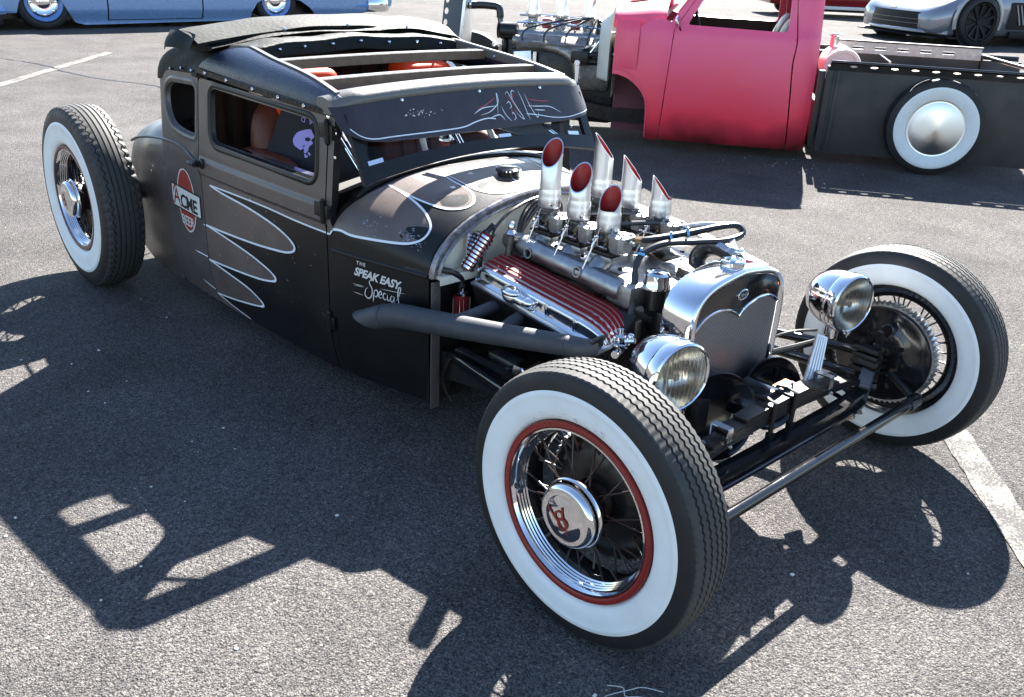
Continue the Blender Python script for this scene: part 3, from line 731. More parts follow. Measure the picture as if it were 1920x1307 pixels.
# folded canvas roll lying across the rear of the roof
def zr(y): return 1.212-.055*(abs(y)/.62)**2.2
def fold(name,m,sec,y0,y1,n,amp,seed,endf):
    r_=random.Random(seed); a=[r_.uniform(0,6) for _ in range(5)]; mb=MB(); rings=[]
    for i in range(n+1):
        t=i/n; y=y0+(y1-y0)*t; ring=[]
        sc1=endf(t)
        for k,(dx_,dz_) in enumerate(sec):
            wv=amp*(math.sin(y*11+a[0]+k*1.3)+.6*math.sin(y*23+a[1]+k*2.1)); ring.append(Vector((-2.405+dx_+wv*.8+.05*(abs(y)/.6)**2*0,y+.02*dx_*math.sin(a[2]+t*9),zr(y)+dz_*sc1+wv*.5)))
        rings.append(ring)
    mb.loft(rings,cap=True); return mb.build(name,m,rc,smooth=60)
grey=[(.115,.020),(.125,.034),(.06,.060),(-.03,.072),(-.10,.060),(-.15,.030),(-.15,.018),(-.09,.040),(0,.050),(.06,.036)]
fold('folded_canvas','canvas_grey',grey,-.645,.42,60,.005,3,lambda t:.92+.16*(1-sst(0,.2,t)))
blk=[(.14,.002),(.150,.014),(.09,.030),(0,.036),(-.08,.028),(-.13,.006),(-.05,-.004),(.05,-.006)]
fold('canvas_underfold','canvas',blk,-.60,.60,60,.004,9,lambda t:1)
hump=[(.14,.012),(.15,.03),(.09,.066),(.0,.078),(-.08,.064),(-.14,.02),(-.04,.012),(.06,.006)]
fold('canvas_underfold','canvas',hump,.06,.66,40,.004,12,lambda t:math.sin(min(1,t*1.5+.02)*math.pi/2)**.8*(1-.5*sst(.9,1,t)))
# drooping flap at the right end of the roll
mb=MB(); rings=[]
for i in range(9):
    s_=i/8; rings.append([Vector((-2.30-.25*k/7+.01*math.sin(k*1.7+s_*3),-.640-.040*math.sin(s_*1.7)+.012*math.sin(k*1.1),zr(.66)+.066+.012*math.sin(k/7*3.14)-.060*s_-.02*abs(k/7-.4)*s_)) for k in range(8)])
mb.loft(rings,open_=True); mb.build('canvas_flap','canvas_grey',rc,smooth=70)
for y in (-.28,.02,.33):
    mb=MB(); mb.ball((-2.262,y,zr(y)+.034),.008,8); mb.build('snap','chrome',rc)
# wooden roof bows
for x,z in ((-1.945,1.160),(-1.640,1.132)):
    mb=MB(); mb.loft([[Vector((x+a,y,z+b+.006*(1-(y/.5)**2))) for a,b in ((-.022,0),(.022,0),(.022,-.034),(-.022,-.034))] for y in [-(yo(x)-.012)+2*(yo(x)-.012)*i/12 for i in range(13)]],cap=True); mb.build('roof_bow','wood',car)
    mb=MB(); mb.loft([[Vector((x+a,y,z+b+.006*(1-(y/.5)**2))) for a,b in ((-.023,.001),(-.02,.004),(.02,.004),(.023,.001))] for y in [-(yo(x)-.012)+2*(yo(x)-.012)*i/12 for i in range(13)]],cap=True); mb.build('bow_webbing','vinyl',car)
# header
def hc(y): return .022*(1-(y/.58)**2)
mb=MB(); rings=[]
for i in range(33):
    y=-.582+1.164*i/32; k=sst(.50,.582,abs(y)); bx=-.03*k; dz_=-.018*k
    sec=[(-1.505,1.088),(-1.500,1.112),(-1.470,1.118),(-1.440,1.113),(-1.432,1.108),(-1.426,1.112),(-1.410,1.104),(-1.402,1.090),(-1.402,1.078),(-1.412,1.066),(-1.46,1.062)]
    rings.append([Vector((x+bx,y,z+hc(y)+dz_)) for x,z in sec])
mb.loft(rings,cap=True); hd=mb.build('roof_header','vinyl',car,smooth=45)
# visor
def V(y,v):
    a=abs(y); bend=max(0,a-.515); bx=-bend*bend*5.5
    return Vector((-1.402+.078*v-.012*v*(1-v)+bx,y,1.078+hc(y)*(1-v)-.113*v+.012*v*(1-v)))
ol=rrect([(-.595,0),(.595,0),(.575,.93),(.50,1.0),(-.50,1.0),(-.575,.93)],[.0,.0,.05,.2,.2,.05])
ol=[(p[0],p[1]) for p in rrect([(-.598,.02),(.598,.02),(.585,.72),(.53,1.0),(-.50,1.0),(-.585,.72)],[0,0,.12,.15,.15,.12])]
vp=[(p[0],p[1]*.12) for p in ol]
VF=lambda y,q:V(y,q/.12)
vis=panel(VF,vp,[],[],.03,.004,None,-1).build('visor','visor',car)
OUT=Vector((1,0,.3)); mb=MB()
def vs_(L,w=.0028,m=0):
    for l in L: ribbon(mb,t2(spline([(a,b*.12) for a,b in l],6)),w,VF,.002,m,(True,True))
# border line following the lower edge
ribbon(mb,t2(spline([(-.56,.62*.12),(-.535,.80*.12),(-.49,.90*.12),(-.40,.90*.12),(-.20,.90*.12),(-.10,.88*.12),(-.04,.80*.12),(.02,.75*.12),(.06,.78*.12)],6)),.0032,VF,.002)
ribbon(mb,t2(spline([(.565,.80*.12),(.45,.92*.12),(.36,.90*.12),(.28,.80*.12),(.22,.74*.12)],6)),.0026,VF,.002)
cx=.135
vs_([[(cx-.17,.62),(cx-.12,.50),(cx-.05,.48)],[(cx-.14,.66),(cx-.09,.60),(cx-.04,.40),(cx-.035,.15),(cx-.045,.45),(cx-.06,.72)],[(cx-.10,.75),(cx-.05,.70),(cx-.03,.85)],[(cx-.03,.50),(cx-.02,.72),(cx+.0,.88)],
 [(cx+.075,.10),(cx+.085,.40),(cx+.09,.70),(cx+.095,.90)],[(cx+.105,.22),(cx+.115,.55),(cx+.135,.85),(cx+.15,.72)],[(cx+.10,.55),(cx+.16,.58),(cx+.22,.62),(cx+.27,.80)],[(cx+.13,.66),(cx+.19,.70)],
 [(cx+.005,.22),(cx+.02,.14),(cx+.03,.3),(cx+.05,.62),(cx+.065,.85),(cx+.05,.80),(cx+.03,.62)],[(cx+.06,.16),(cx+.045,.12),(cx+.035,.25),(cx+.04,.36)],[(cx+.0,.45),(cx+.015,.40),(cx+.02,.52),(cx+.008,.58)],[(cx+.01,.72),(cx+.02,.68),(cx+.026,.8),(cx+.012,.86)]])
vs_([[(cx-.15,.52),(cx-.09,.40),(cx-.045,.25)],[(cx+.11,.36),(cx+.17,.44),(cx+.23,.46)],[(cx+.012,.25),(cx+.03,.42),(cx+.058,.78)],[(cx+.02,.55),(cx+.01,.75)],[(cx+.05,.2),(cx+.03,.36)],[(cx+.12,.45),(cx+.13,.62)]],.003,1)
mb.build('visor_pinstriping',['pin','pinred'],vis,smooth=0)
for y in (-.33,.02,.33):
    mb=MB(); mb.lathe([(0,.006),(.005,.005),(.007,0)],V(y,.06)+Vector((.002,0,0)),(1,0,.3),10); mb.build('snap','chrome',vis)
mb=MB(); rr=random.Random(2)
for _k in range(30):
    y=rr.gauss(-.27,.04); v=rr.gauss(.45,.05); s_=rr.uniform(.001,.003)
    poly_on(mb,[(y+s_*rr.uniform(.5,2)*math.cos(a*1.05),v*.12+s_*rr.uniform(.5,1)*math.sin(a*1.05)) for a in range(6)],VF,.0018,0,.05)
mb.build('paint_scuff','lettering',vis,smooth=0,kind='stuff')
# windshield frame swung open at the bottom
def wf(y,t): # t 0 bottom outer edge .. 1 hinge
    z0=.838+.056*(1-(y/.56)**2); return Vector((-1.288-.115*t,y,z0+(1.052-z0)*t))
nrm=Vector((.88,0,.47))
mb=MB(); 
def strip(pa,pb,th,n=24):
    rings=[]
    for i in range(n+1):
        a,b=pa(i/n),pb(i/n); rings.append([a+nrm*th,b+nrm*th,b-nrm*th,a-nrm*th])
    mb.loft(rings,cap=True)
strip(lambda t:wf(-.562+1.124*t,0),lambda t:wf(-.562+1.124*t,.24),.009)
strip(lambda t:wf(-.562+1.124*t,.9),lambda t:wf(-.562+1.124*t,1),.009)
for sg in (-1,1):
    strip(lambda t:wf(sg*.562,.245+.65*t),lambda t:wf(sg*.520,.245+.65*t),.009,3)
wfr=mb.build('windshield_frame','black',car)
mb=MB(); mb.loft([[wf(-.52+1.04*i/16,t)+nrm*o for t,o in ((.2,.002),(.93,.002),(.93,-.002),(.2,-.002))] for i in range(17)],cap=True); mb.build('windshield_glass','glass',wfr)
for y,sl_ in ((-.50,-.06),(.45,-.06),(.08,.05)):
    mb=MB(); mb.loft([[wf(y+.03*s_,t)+nrm*o for t,o in ((.235,.011),(.30,.011),(.30,.004),(.235,.004))] for s_ in (-1,1)],cap=True); mb.build('glass_clip','chrome_worn',wfr)
for y0,y1 in ((-.535,-.545),(-.515,-.535),(-.06,-.12),(-.045,-.105),(.33,.42),(.345,.435)):
    mb=MB(); a=wf(y1,.10)-nrm*.012; b=Vector((-1.50,y0,1.00 if abs(y0)<.2 else .985)); mb.tube([a,b],.0048,8); mb.build('windshield_stay','chrome',wfr)
# soft black dash top and instrument board, windshield base rail
mb=MB(); mb.loft([[Vector((x,y,z+.062*(1-(y/.6)**2))) for x,z in ((-1.452,.768),(-1.452,.778),(-1.52,.775),(-1.56,.74),(-1.56,.60))] for y in [-.56+1.12*i/20 for i in range(21)]],open_=True); ds=mb.build('dashboard','dark_trim',car)
mb=MB(); mb.loft([[Vector((x,y,cowz(-1.44,y)+dz_)) for x,dz_ in ((-1.425,.002),(-1.430,.012),(-1.46,.014),(-1.47,-.01))] for y in [-.50+1.0*i/30 for i in range(31)]],cap=True); mb.build('windshield_sill','chassis',cowl)
mb=MB(); mb.cyl((-1.62,.04,.77),(0,0,1),.020,.10,14,0,.004); mb.build('dash_fitting','red',car,label='red cylinder with a metal cap standing on the dashboard')
mb=MB(); mb.lathe([(.030,0),(.030,.012),(.018,.03),(.014,.045),(0,.046)],(-1.62,.04,.870),(0,0,1),14); mb.build('dash_cap','chrome_worn',car)
# steering wheel and column
sw=part_at('steering_wheel',car,(-1.80,.27,.80),(0,R(58),R(0)))
mb=MB(); mb.tube([(.19*math.cos(a),.19*math.sin(a),0) for a in [k*2*math.pi/40 for k in range(40)]],[.0125+.0022*(k%2) for k in range(40)],10,closed=True); mb.build('wheel_ring','ivory',sw)
for k in range(3):
    a=R(90+120*k); mb=MB(); mb.tube([(.03*math.cos(a),.03*math.sin(a),-.02),(.185*math.cos(a),.185*math.sin(a),0)],.007,8); mb.build('wheel_spoke','chrome_worn',sw)
mb=MB(); mb.tube([(0,0,.01),(0,0,-.5)],.02,10); mb.build('steering_column','chassis',sw)
# seats: thick rounded backs, side bolsters, cushion
def cushion(c,sx,sy,sz,m,name,parent,tilt=0,n=3.5):
    mb=MB(); vs=[];fs=[];A_,B_=24,14
    for i in range(B_+1):
        p=-math.pi/2+math.pi*i/B_
        for j in range(A_):
            q=2*math.pi*j/A_; f=lambda v:math.copysign(abs(v)**(2/n),v)
            x=f(math.cos(p))*f(math.cos(q))*sx; y=f(math.cos(p))*f(math.sin(q))*sy; z=f(math.sin(p))*sz
            x+=-tilt*z; vs.append((c[0]+x,c[1]+y,c[2]+z))
    for i in range(B_):
        for j in range(A_): fs.append((i*A_+j,i*A_+(j+1)%A_,(i+1)*A_+(j+1)%A_,(i+1)*A_+j))
    mb.add(vs,fs); return mb.build(name,m,parent,smooth=60)
for sg in (-1,1):
    st=part_at('seat',car,(0,0,0))
    cushion((-2.10,sg*.29,.70),.075,.235,.30,'orange','seat_back',st,.18)
    for k in range(-2,3):
        mb=MB(); mb.tube([(-2.02-.18*(z-.70),sg*.29+k*.075,z) for z in (.5,.65,.8,.92)],.006,6); mb.build('pleat','rust_leather',st)
    cushion((-2.11,sg*.295,1.005),.090,.135,.105,'orange_sunlit','headrest',st,.12,5)
    cushion((-1.97,sg*.29,.36),.26,.24,.09,'rust_leather','seat_cushion',st)
    cushion((-2.02,sg*.515,.64),.24,.05,.175,'orange','seat_bolster',st)
mb=MB(); mb.loft([[Vector((-2.62+.1*(abs(y)/.5)**3,y,z)) for z in (.14,.5,.8,1.0,1.1)] for y in [-.56+1.12*i/16 for i in range(17)]],open_=True); mb.build('rear_trim_panel','rust_leather',car)
for k in range(-5,6):
    mb=MB(); y=k*.1; mb.tube([(-2.605+.1*(abs(y)/.5)**3,y,z) for z in (.2,.5,.8,1.05)],.007,6); mb.build('trim_pleat','dark_trim',car)
# chrome skull shift knob
mb=MB(); mb.tube(spline([(-1.75,.04,.15),(-1.80,.08,.5),(-1.86,.13,.86),(-1.88,.14,1.0)],6),.008,8); sh=mb.build('gear_lever','chrome',car)
mb=MB(); c=(-1.885,.145,1.055); mb.ball(c,.040,18,0,(1.0,.85,1.05)); mb.box((c[0]+.020,c[1]-.004,c[2]-.042),(.034,.038,.03),ch=.006)
mb.build('skull_knob','chrome',sh)
mb=MB()
for s_ in (-1,1): mb.ball((c[0]+.029,c[1]-.008+s_*.014,c[2]-.004),.0115,10)
mb.ball((c[0]+.037,c[1]-.008,c[2]-.022),.005,6)
for k in range(5): mb.box((c[0]+.0372,c[1]-.018+k*.007,c[2]-.042),(.002,.0012,.022))
mb.build('skull_socket','gloss_black',sh)
# ---------------------------------------------------------------- engine
block=MB(); block.box((-.68,0,.36),(.62,.30,.30),ch=.02)
for sg in (-1,1):
    rm=Matrix.Rotation(sg*R(-45),3,'X'); block.box((-.66,sg*.215,.485),(.56,.17,.13),rot=rm,ch=.012)
block.box((-.36,0,.42),(.05,.26,.34),ch=.02); block.box((-.66,0,.19),(.5,.22,.10),ch=.02)
eb=block.build('engine_block','chassis',car)
# intake manifold: valley casting, side logs, carb pads, ports
mb=MB(); mb.box((-.70,0,.615),(.52,.23,.09),ch=.018)
for sg in (-1,1):
    mb.tube(spline([(-.985,sg*.175,.668),(-.90,sg*.18,.667),(-.62,sg*.185,.652),(-.455,sg*.185,.640)],6),[.033]*3+[.036]*15+[.033],14)
    mb.box((-.46,sg*.12,.632),(.10,.17,.075),rot=Matrix.Rotation(R(4),3,'Y'),ch=.016)
    for x in (-.855,-.72,-.59):
        mb.tube([(x,sg*.185,.655),(x,sg*.125,.700)],[.030,.034],12); mb.box((x,sg*.118,.706),(.105,.085,.018),ch=.005)
    for x in (-.845,-.62): mb.lathe([(.0,.026),(.012,.027),(.014,.034),(.018,.034),(.018,.02)],(x,sg*.19,.657),(0,sg,.15),14)
mb.build('intake_manifold','alu',car,smooth=35)
mb=MB()
for sg in (-1,1):
    for x in (-.845,-.62): mb.lathe([(.0,.0285),(.0118,.0285)],(x,sg*.19,.657),(0,sg,.15),12)
    for x in (-.93,-.78,-.66,-.50): mb.cyl((x,sg*.155,.688),(0,0,1),.008,.008,6)
mb.build('port_shade_and_bolt','gloss_black',car,kind='stuff')  # black discs put shade into the open ports; the hex heads are bolts
def mk_carb():
    """carburettor for the right row at the origin (base flange at z=0), inboard is +y"""
    root=part_at('carburetor',car)
    mb=MB(); mb.box((0,0,.006),(.095,.075,.012),ch=.003); mb.cyl((0,0,.010),(0,0,1),.032,.030,18,0,.004); mb.box((-.002,.0,.028),(.070,.062,.018),ch=.005)
    for a in (-1,1):
        for b in (-1,1): mb.cyl((a*.038,b*.029,.010),(0,0,1),.005,.007,6)
    mb.build('throttle_body','chassis',root)
    mb=MB(); mb.cyl((0,0,.036),(0,0,1),.030,.034,20,0,.004); mb.cyl((0,0,.066),(0,0,1),.036,.012,22,0,.003); mb.cyl((0,0,.076),(0,0,1),.0335,.012,22,0,.003)
    mb.box((.022,-.006,.052),(.030,.030,.026),ch=.006); mb.box((-.018,-.02,.055),(.02,.026,.03),ch=.004); mb.tube([(-.01,-.03,.05),(.0,-.046,.055),(.02,-.044,.06)],.006,8)
    mb.build('venturi_body','dirty',root)
    mb=MB(); mb.loft([[Vector((.062+a*(.030+.003*k),-.006+b*(.036+.003*k),z)) for a,b in ((-1,-.6),(-.6,-1),(.6,-1),(1,-.6),(1,.6),(.6,1),(-.6,1),(-1,.6))] for z,k in ((.018,-2.2),(.026,-.8),(.036,0),(.062,0),(.0635,1.2),(.0715,1.2),(.073,.2))],cap=True)
    mb.cyl((.062,-.006,.073),(0,0,1),.012,.006,6); mb.cyl((.085,.012,.073),(0,0,1),.0055,.007,6); mb.cyl((.042,-.028,.073),(0,0,1),.005,.007,6); mb.cyl((.082,-.03,.073),(0,0,1),.005,.006,6)
    mb.cyl((.09,-.006,.056),(1,0,0),.009,.018,6); mb.cyl((.104,-.006,.056),(1,0,0),.0065,.012,8)
    mb.build('float_bowl','alu',root)
    mb=MB(); mb.tube([(-.012,-.05,.046),(.005,-.054,.062),(.012,-.05,.09)],.0028,6); mb.box((-.002,-.05,.046),(.018,.003,.03),ch=.001); mb.tube([(-.04,-.046,.03),(.04,-.046,.03)],.003,6); mb.ball((.005,-.054,.062),.006,8); mb.ball((-.012,-.05,.046),.006,8)
    mb.build('throttle_lever','chrome_worn',root)
    mb=MB(); mb.tube([(.0,-.052,.055),(-.018,-.085,-.045)],.0026,6); mb.cyl((-.0024,-.0564,.045),(-.018,-.033,-.1),.0048,.020,8); mb.build('linkage_rod','alu_bright',root)
    for k in range(2):
        mb=MB(); mb.ball((.03-.06*k,-.040,.042),.0045,8); mb.tube([(.03-.06*k,-.04,.042),(.03-.06*k,-.052,.036)],.0028,6); mb.build('idle_screw','brass',root)
    return root
def stack(root,h):
    """slash-cut ram tube; tall side inboard (+y)"""
    n=40; ro,rh=.0345,h; mb=MB(); prof=[(.0365,.0),(.0385,.004),(.0385,.034),(.0365,.042),(.0375,.050),(.0350,.058),(ro,.066)]
    rings=[[Vector((r*math.cos(t),r*math.sin(t),z)) for t in [2*math.pi*k/n for k in range(n)]] for r,z in prof]
    def top(r): return [Vector((r*math.cos(t),r*math.sin(t),h+ (r*math.sin(t)*1.18+ .45*r*-math.cos(t)))) for t in [2*math.pi*k/n for k in range(n)]]
    rings.append(top(ro)); rings.append([p+Vector((0,0,.0006)) for p in top(ro-.0012)]); rings.append(top(ro-.0028)); 
    ms=[0]*(len(rings)-1)*n
    mb.loft(rings); mb.build('intake_stack','alu_bright',root,smooth=45)
    mb=MB(); ri=ro-.0026
    rr_=[[p-Vector((0,0,.0004)) for p in top(ri)],[Vector((ri*math.cos(t),ri*math.sin(t),.03)) for t in [2*math.pi*k/n for k in range(n)]],[Vector((0.001*math.cos(t),.001*math.sin(t),.03)) for t in [2*math.pi*k/n for k in range(n)]]]
    mb.loft(rr_); mb.build('stack_bore','stackred',root,smooth=45)
    mb=MB()
    for a in (-.6,2.5): mb.ball((.0385*math.cos(a),.0385*math.sin(a),.012),.0035,6)
    mb.build('grub_screw','chassis',root)
rows=[(-.853,.142,.812),(-.720,.150,.805),(-.589,.150,.798)]
HS={-1:[.178,.131,.093],1:[.172,.128,.094]}
for k,(x,y_,zb_) in enumerate(rows):
    for sg in (-1,1):
        cb=mk_carb() if (k==0 and sg==-1) else copy_tree(CB,car)
        if k==0 and sg==-1: CB=cb
        cb.location=(x,sg*.126,.717)
stk=[]
for k,(x,y_,zb_) in enumerate(rows):
    for sg in (-1,1):
        r_=part_at('ram_tube',car,(x,sg*.126,zb_-.007),(0,0,0 if sg<0 else R(106))); stack(r_,HS[sg][k])
        if sg>0:
            pass
# valve covers with polished fins
def vc_y(x,s_): pass
def valve_cover(sg):
    root=part_at('valve_cover',car)
    x0,x1=-.955,-.385
    # local frame: along x; (o = outboard distance, z)
    def zt(x): return .05*(x+.67)*-1.72*.1
    def P(x,o,z): return Vector((x,sg*o,z-.085*(x+.67)))
    def endk(x): # rounded front end
        return min(1,math.sqrt(max(0,1-((x-(x1-.10))/.10)**2)) if x>x1-.10 else 1)
    sec=[(.353,.534),(.356,.540),(.350,.546),(.344,.549),(.3425,.555),(.3425,.572),(.343,.579),(.340,.586),(.333,.590)]
    top=[(.333,.590),(.318,.5925),(.300,.600),(.270,.607),(.240,.610),(.214,.609),(.204,.604),(.200,.585),(.198,.56)]
    xs=[x0,x0+.004,x0+.02]+[x0+.03+i*.045 for i in range(9)]+[x1-.10+.10*math.sin(a) for a in [R(12*k) for k in range(8)]]
    xs=sorted(set(round(x,4) for x in xs))
    mb=MB(); rings=[]
    for x in xs:
        k=endk(x); k0=1 if x>x0+.015 else .8+.2*(x-x0)/.015
        ring=[]
        for o,z in sec+top[1:]:
            zb=.538; oo=.27+(o-.27)*(1-.30*(1-k)); zz=zb+(z-zb)*(k*.95+.05)*k0; ring.append(P(x,oo,zz))
        rings.append(ring)
    mb.loft(rings,open_=True)
    mb.add(rings[0],[tuple(range(len(rings[0])))]); mb.add(rings[-1],[tuple(range(len(rings[0])-1,-1,-1))])
    # gasket lip and hold-down bosses
    mb.build('cover_body','chrome',root,smooth=40)
    mb=MB(); mb.loft([[P(x,o,z) for o,z in ((.366,.524),(.368,.532),(.19,.56),(.19,.545))] for x in (x0-.006,-.8,-.6,x1-.05,x1+.004)],cap=True); mb.build('cover_flange','alu_bright',root)
    # red recesses and bright fins
    NF=7
    def ztop(o): return cr(sorted([(q[0],q[1]) for q in top[:7]]),o)
    def roll(o,xe,h): # path along the cover that rolls over its rounded nose
        L=[(x,o,ztop(o)+h) for x in [x0+.010+(xe-.10-x0-.010)*j/12 for j in range(13)]]
        for a in (18,36,54,72,86):
            t=R(a); kk=1-math.cos(t)
            L.append((xe-.10+.10*math.sin(t)+h*.5,.27+(o-.27)*(1-.30*kk),.538+(ztop(o)+h-.538)*(1-kk*.95)))
        return [P(*p) for p in L]
    for i in range(NF):
        f=i/(NF-1); o=.331-.122*f; xe=x1+.001
        L_=roll(o,xe,.0); mb=MB()
        mb.loft([[p+Vector((0,-.0009,-.008)),p+Vector((0,-.0008,.0042)),p+Vector((.0,.0008,.0042)),p+Vector((0,.0009,-.008))] for p in L_],cap=True); mb.build('polished_fin','alu_bright',root)
        if i<NF-1:
            o2=.331-.122*(i+.5)/(NF-1); L_=roll(o2,xe-.002,.0); mb=MB()
            mb.loft([[p+Vector((0,-sg*-.0090,-.006)),p+Vector((0,.0090,.0024-sg*-.0*1)),p+Vector((0,-.0090,.0024)),p+Vector((0,-.0090,-.006))] for p in L_],cap=True); mb.build('red_recess','redfin',root)
    # breather caps cast on the outer face
    mb=MB()
    c0=P(-.765,.362,.574); mb.ball(c0,.034,18,0,(1.2,.85,.50)); mb.ball(c0-Vector((0,0,.014)),.033,18,0,(1.1,.8,.75)); mb.ball(P(-.700,.352,.560),.024,16,0,(1.1,.8,.75)); mb.tube([c0-Vector((0,0,.01)),P(-.70,.350,.556)],[.022,.018],12)
    mb.build('breather_cap','chrome_worn',root,smooth=60)
    mb=MB(); mb.box(c0+Vector((.002,-sg*-.002,.0165)),(.030,.016,.003),ch=.001); mb.build('breather_plate','gloss_black',root)
    for x in (-.62,-.50): 
        mb=MB(); mb.box(P(x,.345,.567),(.013,.012,.038),ch=.004); mb.build('cover_rib','chrome',root)
    return root
valve_cover(-1); valve_cover(1)
for sg in (-1,1): 
    mb=MB(); mb.loft([[Vector((x,sg*o,z-.085*(x+.67))) for o,z in ((.362,.524),(.20,.55),(.17,.43),(.335,.43))] for x in (-.96,-.39)],cap=True); mb.build('cylinder_head','chassis',car)
# exhaust headers
for sg in (-1,1):
    hd_=part_at('exhaust_header',car)
    L_=spline([(-.40,sg*.36,.515),(-.415,sg*.392,.520),(-.46,sg*.408,.515),(-.62,sg*.455,.497),(-.80,sg*.505,.477),(-.98,sg*.545,.455),(-1.09,sg*.566,.440),(-1.16,sg*.582,.420)],7)
    n=len(L_); mb=MB(); mb.tube(L_,[.026+.016*min(1,i/(n*.75)) for i in range(n)],18,cap=False)
    e=L_[-1]; d=(L_[-1]-L_[-2]).normalized(); r_=.042
    d2=Vector((-.86,sg*.10,-.42)).normalized(); up=Vector((0,0,1)); up=(up-d2*up.dot(d2)).normalized(); sd=d2.cross(up)
    ring0=[];ring1=[];ring2=[];ring3=[]
    upA=(Vector((0,0,1))-d*d.z).normalized(); sA=d.cross(upA)
    for k in range(18):
        a=2*math.pi*k/18; c_,s_=math.cos(a),math.sin(a)
        ring0.append(e+r_*(c_*upA+s_*sA)); ring1.append(e+d2*.03+r_*(c_*up+s_*sd)); ring2.append(e+d2*(.085+.060*c_)+r_*(c_*up+s_*sd)); ring3.append(e+d2*(.05)+.038*(c_*up+s_*sd))
    mb.loft([ring0,ring1,ring2,[p.lerp(e+d2*.08,.1) for p in ring2],ring3]); cl_=mb.build('collector','header_paint',hd_,smooth=50)
    for ii in (4,14,n-2):
        mb=MB(); mb.tube([L_[ii]-d*.003,L_[ii]+d*.003],[.0275+.016*min(1,ii/(n*.75))]*2,18); mb.build('weld_bead','header_paint',hd_)
    for x0,x1 in ((-.92,-.80),(-.80,-.66),(-.62,-.49)):
        xa=x0+.02; yy=cr([( -1.0,.55),(-.8,.505),(-.62,.455),(-.4,.385)],x1-.05)
        mb=MB(); mb.tube(spline([(xa+.06,sg*.30,.50-.0*x0),(xa+.05,sg*.34,.505),(x1-.06,sg*(yy-.03),.486),(x1-.10,sg*(yy+.01),.482)],6),.021,14); mb.build('primary_tube','header_paint',hd_)
    mb=MB(); mb.box((-.398,sg*.345,.505),(.016,.085,.085),rot=Matrix.Rotation(R(-8)*sg,3,'Z'),ch=.006); mb.box((-.66,sg*.315,.487),(.54,.014,.07),rot=Matrix.Rotation(R(4.8),3,'Y'),ch=.004); mb.build('header_flange','chassis',hd_)
    for x in (-.90,-.76,-.62,-.48):
        mb=MB(); mb.cyl((x,sg*.318,.514-.085*(x+.67)),(0,sg,0),.008,.012,6); mb.build('header_bolt','chrome_worn',hd_)
# firewall fittings
co=part_at('ignition_coil',car)
a=Vector((-.985,-.275,.700)); b=Vector((-1.005,-.352,.588)); ax_=(b-a).normalized(); ln=(b-a).length
mb=MB(); mb.lathe([(0,-.004),(.022,0),(.022,ln),(0,ln)],a,ax_,20); mb.build('coil_can','redfin',co)
for k in range(9):
    mb=MB(); mb.lathe([(.021,-.0042),(.0275,-.0042),(.0275,.0042),(.021,.0042)],a+ax_*(.012+k*(ln-.02)/8),ax_,22); mb.build('cooling_fin','chrome',co)
mb=MB(); mb.lathe([(0,-.042),(.012,-.040),(.016,-.010),(.022,-.004),(.022,.004)],a,ax_,14); mb.build('coil_tower','hose',co)
mb=MB(); mb.box(a.lerp(b,.5)+Vector((-.028,.006,.012)),(.008,.06,.10),ch=.002); mb.box(a.lerp(b,.04)+Vector((-.01,.03,.0)),(.03,.02,.012),ch=.002); mb.build('coil_bracket','chrome_worn',co)
bt=part_at('breather_tube',car); mb=MB(); mb.tube([(-.935,-.232,.590),(-.925,-.225,.705)],.0125,14); mb.build('tube_body','dirty',bt)
mb=MB(); mb.lathe([(0,.040),(.006,.038),(.0125,.026),(.0125,.016),(.010,.012),(.017,.006),(.020,0),(.018,-.006),(.0125,-.008)],(-.925,-.225,.712),(.05,0,1),18); mb.build('acorn_cap','chrome',bt)
of=part_at('oil_filter',car); mb=MB(); mb.lathe([(0,0),(.022,0),(.0265,.006),(.0265,.065),(.02,.075),(0,.076)],(-1.00,-.372,.428),(0,0,1),18); mb.build('filter_can','redfin',of)
for k in range(14):
    t=k*2*math.pi/14; mb=MB(); mb.box((-1.00+.0272*math.cos(t),-.372+.0272*math.sin(t),.462),(.005,.0018,.06),rot=Matrix.Rotation(t,3,'Z')); mb.build('filter_fin','chrome_worn',of)
mb=MB(); mb.lathe([(.024,0),(.024,.010),(.012,.014),(.012,.024),(.016,.026),(.016,.034),(0,.036)],(-1.00,-.372,.502),(0,0,1),14); mb.build('filter_head','chrome',of)
mb=MB(); mb.tube(spline([(-1.00,-.372,.536),(-1.0,-.378,.562),(-1.0,-.415,.590),(-1.02,-.448,.600)],6),.011,10); mb.build('filter_hose','hose',of)
# plug wires and cables
def cable(pts,r,m='hose',name='cable',parent=None,n=8): 
    mb=MB(); mb.tube(spline(pts,8),r,n); return mb.build(name,m,parent or car)
cable([(-.963,-.268,.725),(-.965,-.19,.775),(-.97,-.06,.800),(-.955,.0,.78),(-.94,.02,.70)],.0055)
for k in range(3): cable([(-.90-.02*k,-.20-.012*k,.56),(-.93,-.185-.01*k,.66),(-.955,-.15+.02*k,.745),(-.965,-.085+.03*k,.788),(-.955,-.01+.02*k,.770),(-.94,.02,.69)],.0085)
cable([(-.90,-.225,.60),(-.86,-.215,.622),(-.80,-.205,.612),(-.77,-.20,.617)],.006)
cable([(-.96,-.30,.57),(-.985,-.29,.54),(-.99,-.30,.60),(-.99,-.285,.66)],.006)
mb=MB(); mb.cyl((-.94,.02,.60),(0,0,1),.034,.05,18,0,.006); mb.lathe([(.038,0),(.04,.02),(.034,.05),(.02,.062),(0,.064)],(-.94,.02,.65),(0,0,1),20)
for k in range(8):
    t=k*math.pi/4; mb.cyl((-.94+.027*math.cos(t),.02+.027*math.sin(t),.695),(0,0,1),.006,.02,8)
mb.build('distributor','hose',car)
